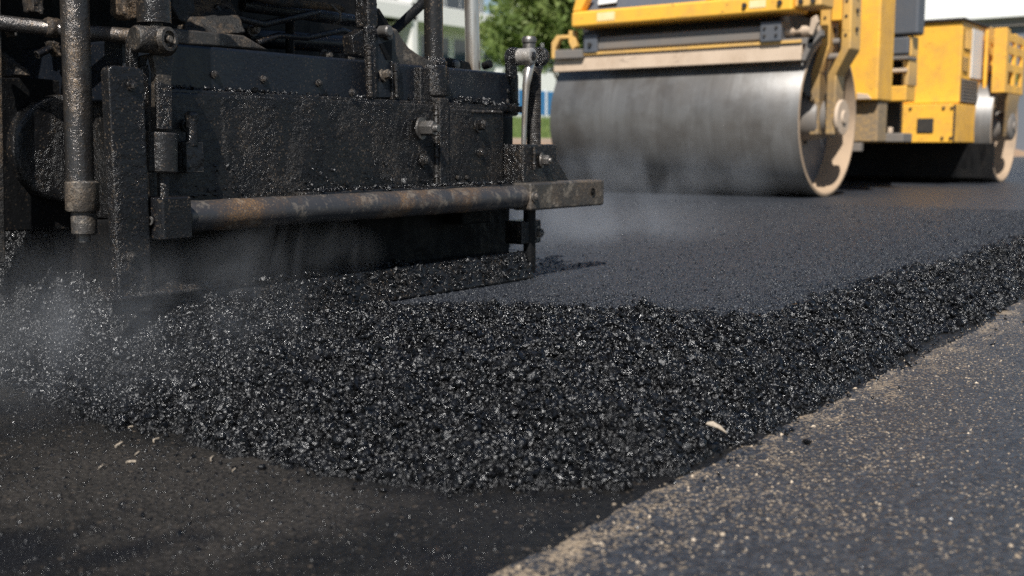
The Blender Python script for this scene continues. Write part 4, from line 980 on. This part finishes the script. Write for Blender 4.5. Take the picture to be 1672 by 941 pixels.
for x0, x1, mu in ((33, 35.4, 1), (36.5, 38.6, 1), (39.2, 41.2, 1), (43.2, 45.6, 1), (45.9, 48.3, 1)):
    window(x0, x1, 7.75, 9.6, muls=mu); window(x0 + .6, x1 + .6, 4.4, 6.35, muls=mu); window(x0, x1, 1.6, 3.4, muls=mu); window(x0, x1, 10.9, 12.8, muls=mu)
MB().box((41.7, 42.1), (37.2, 38.55), (1.2, 9.85)).build('pillar', M['render'], bl, bevel=.02)
lw = thing('low_annex', 'low white annex between the apartment block and the tree', 'building', (54, 40, 1.2))
MB().box((49.6, 60), (38, 46), (1.0, 5.4)).build('wall', M['render2'], lw, bevel=.03); MB().box((49.5, 60.2), (37.8, 46.2), (5.402, 5.7)).build('roof', M['greywall'], lw)
# right building: white fascia over slate wall, facing the camera down the road
rb = thing('white_hall', 'large white fascia building with slate grey wall beyond the roller', 'building', (66, 24, 0))
MB().box((60.6, 90), (10.5, 44), (0, 6.95)).build('wall', M['greywall'], rb, bevel=.02)
MB().box((60, 90.5), (9.8, 44.5), (6.95, 12)).build('fascia', M['render2'], rb, bevel=.05)
MB().box((60.3, 60.62), (10.3, 44), (6.55, 6.947)).build('soffit_trim', M['greysteel'], rb)
# white van-like kiosk at the right edge
kq = thing('white_kiosk', 'small white site cabin beyond the distant blue hoarding', 'site cabin', (84, 19.5, 1.2))
MB().box((80, 88), (18.6, 21.0), (1.2, 4.3)).build('wall', M['render2'], kq, bevel=.05); MB().box((79.8, 88.2), (18.4, 21.2), (4.302, 4.5)).build('roof', M['greywall'], kq, bevel=.03)
MB().box((79.96, 79.999), (19.2, 20.2), (2.6, 3.6)).build('window', M['glass'], kq)
o = MB().plane((20, 300), (11.0, 11.14), MATZ + .004).build('lane_marking', M['line']); struct(o)

# ------------------------------------------------------------------ steam
def steam(name, c, size, dens, scale, label, seed=0.0):
    k = NM(name + '_vapour'); t = k.t; t.nodes.remove(k.b)
    pv_ = k.N('VolumePrincipled'); pv_.inputs['Color'].default_value = (.86, .89, .94, 1); pv_.inputs['Anisotropy'].default_value = .2
    g = k.N('Mapping'); k.L(k.co, g.inputs[0]); g.inputs['Scale'].default_value = (1 / size[0], 1 / size[1], 1 / size[2])
    ln = k.N('VectorMath', operation='LENGTH'); k.L(g.outputs[0], ln.inputs[0])
    fall = k.mapr(ln.outputs['Value'], .15, 1, 1, 0); fall = k.math('POWER', fall, 1.1)
    off = k.N('VectorMath', operation='ADD'); k.L(k.co, off.inputs[0]); off.inputs[1].default_value = (seed, seed * 1.7, 0)
    mp = k.N('Mapping'); k.L(off.outputs[0], mp.inputs[0]); mp.inputs['Scale'].default_value = (1, 1, .55); mp.inputs['Rotation'].default_value = (0, .5, 0)
    ns = k.noise(scale, 4, .55, co=mp.outputs[0], dist=1.1)
    d = k.math('MULTIPLY', fall, k.ramp(ns.outputs[0], [(.42, .03), (.68, 1)]))
    k.L(k.math('MULTIPLY', d, dens), pv_.inputs['Density']); k.L(pv_.outputs[0], k.out.inputs['Volume'])
    m = MB().lathe((0, 0, -size[2]), (0, 0, 1), [(size[2] * (1 + math.sin(R(a))), max(.02, math.cos(R(a)))) for a in range(-90, 91, 18)], 24)
    m.v = [(x * size[0], y * size[1], z) for x, y, z in m.v]
    o = m.build(name, k.m); o.location = c; struct(o, 'stuff', label, 'steam'); return o
steam('steam', (1.17, 1.95, .16), (.55, .60, .19), .95, 6.5, 'steam drifting low over the heap in front of the end gate', 1)
steam('steam', at(470, 425, Y=1.93), (.34, .08, .11), 2.4, 7, 'steam curling under the horizontal bar', 2)
steam('steam', at(980, 375, Y=2.7), (1.0, .6, .26), 1.25, 3.5, 'thin steam off the fresh mat beside the bar end', 3)
steam('steam', (7.9, 4.6, .28), (.5, 1.6, .30), 1.1, 2.6, 'steam rising along the foot of the front drum', 4)
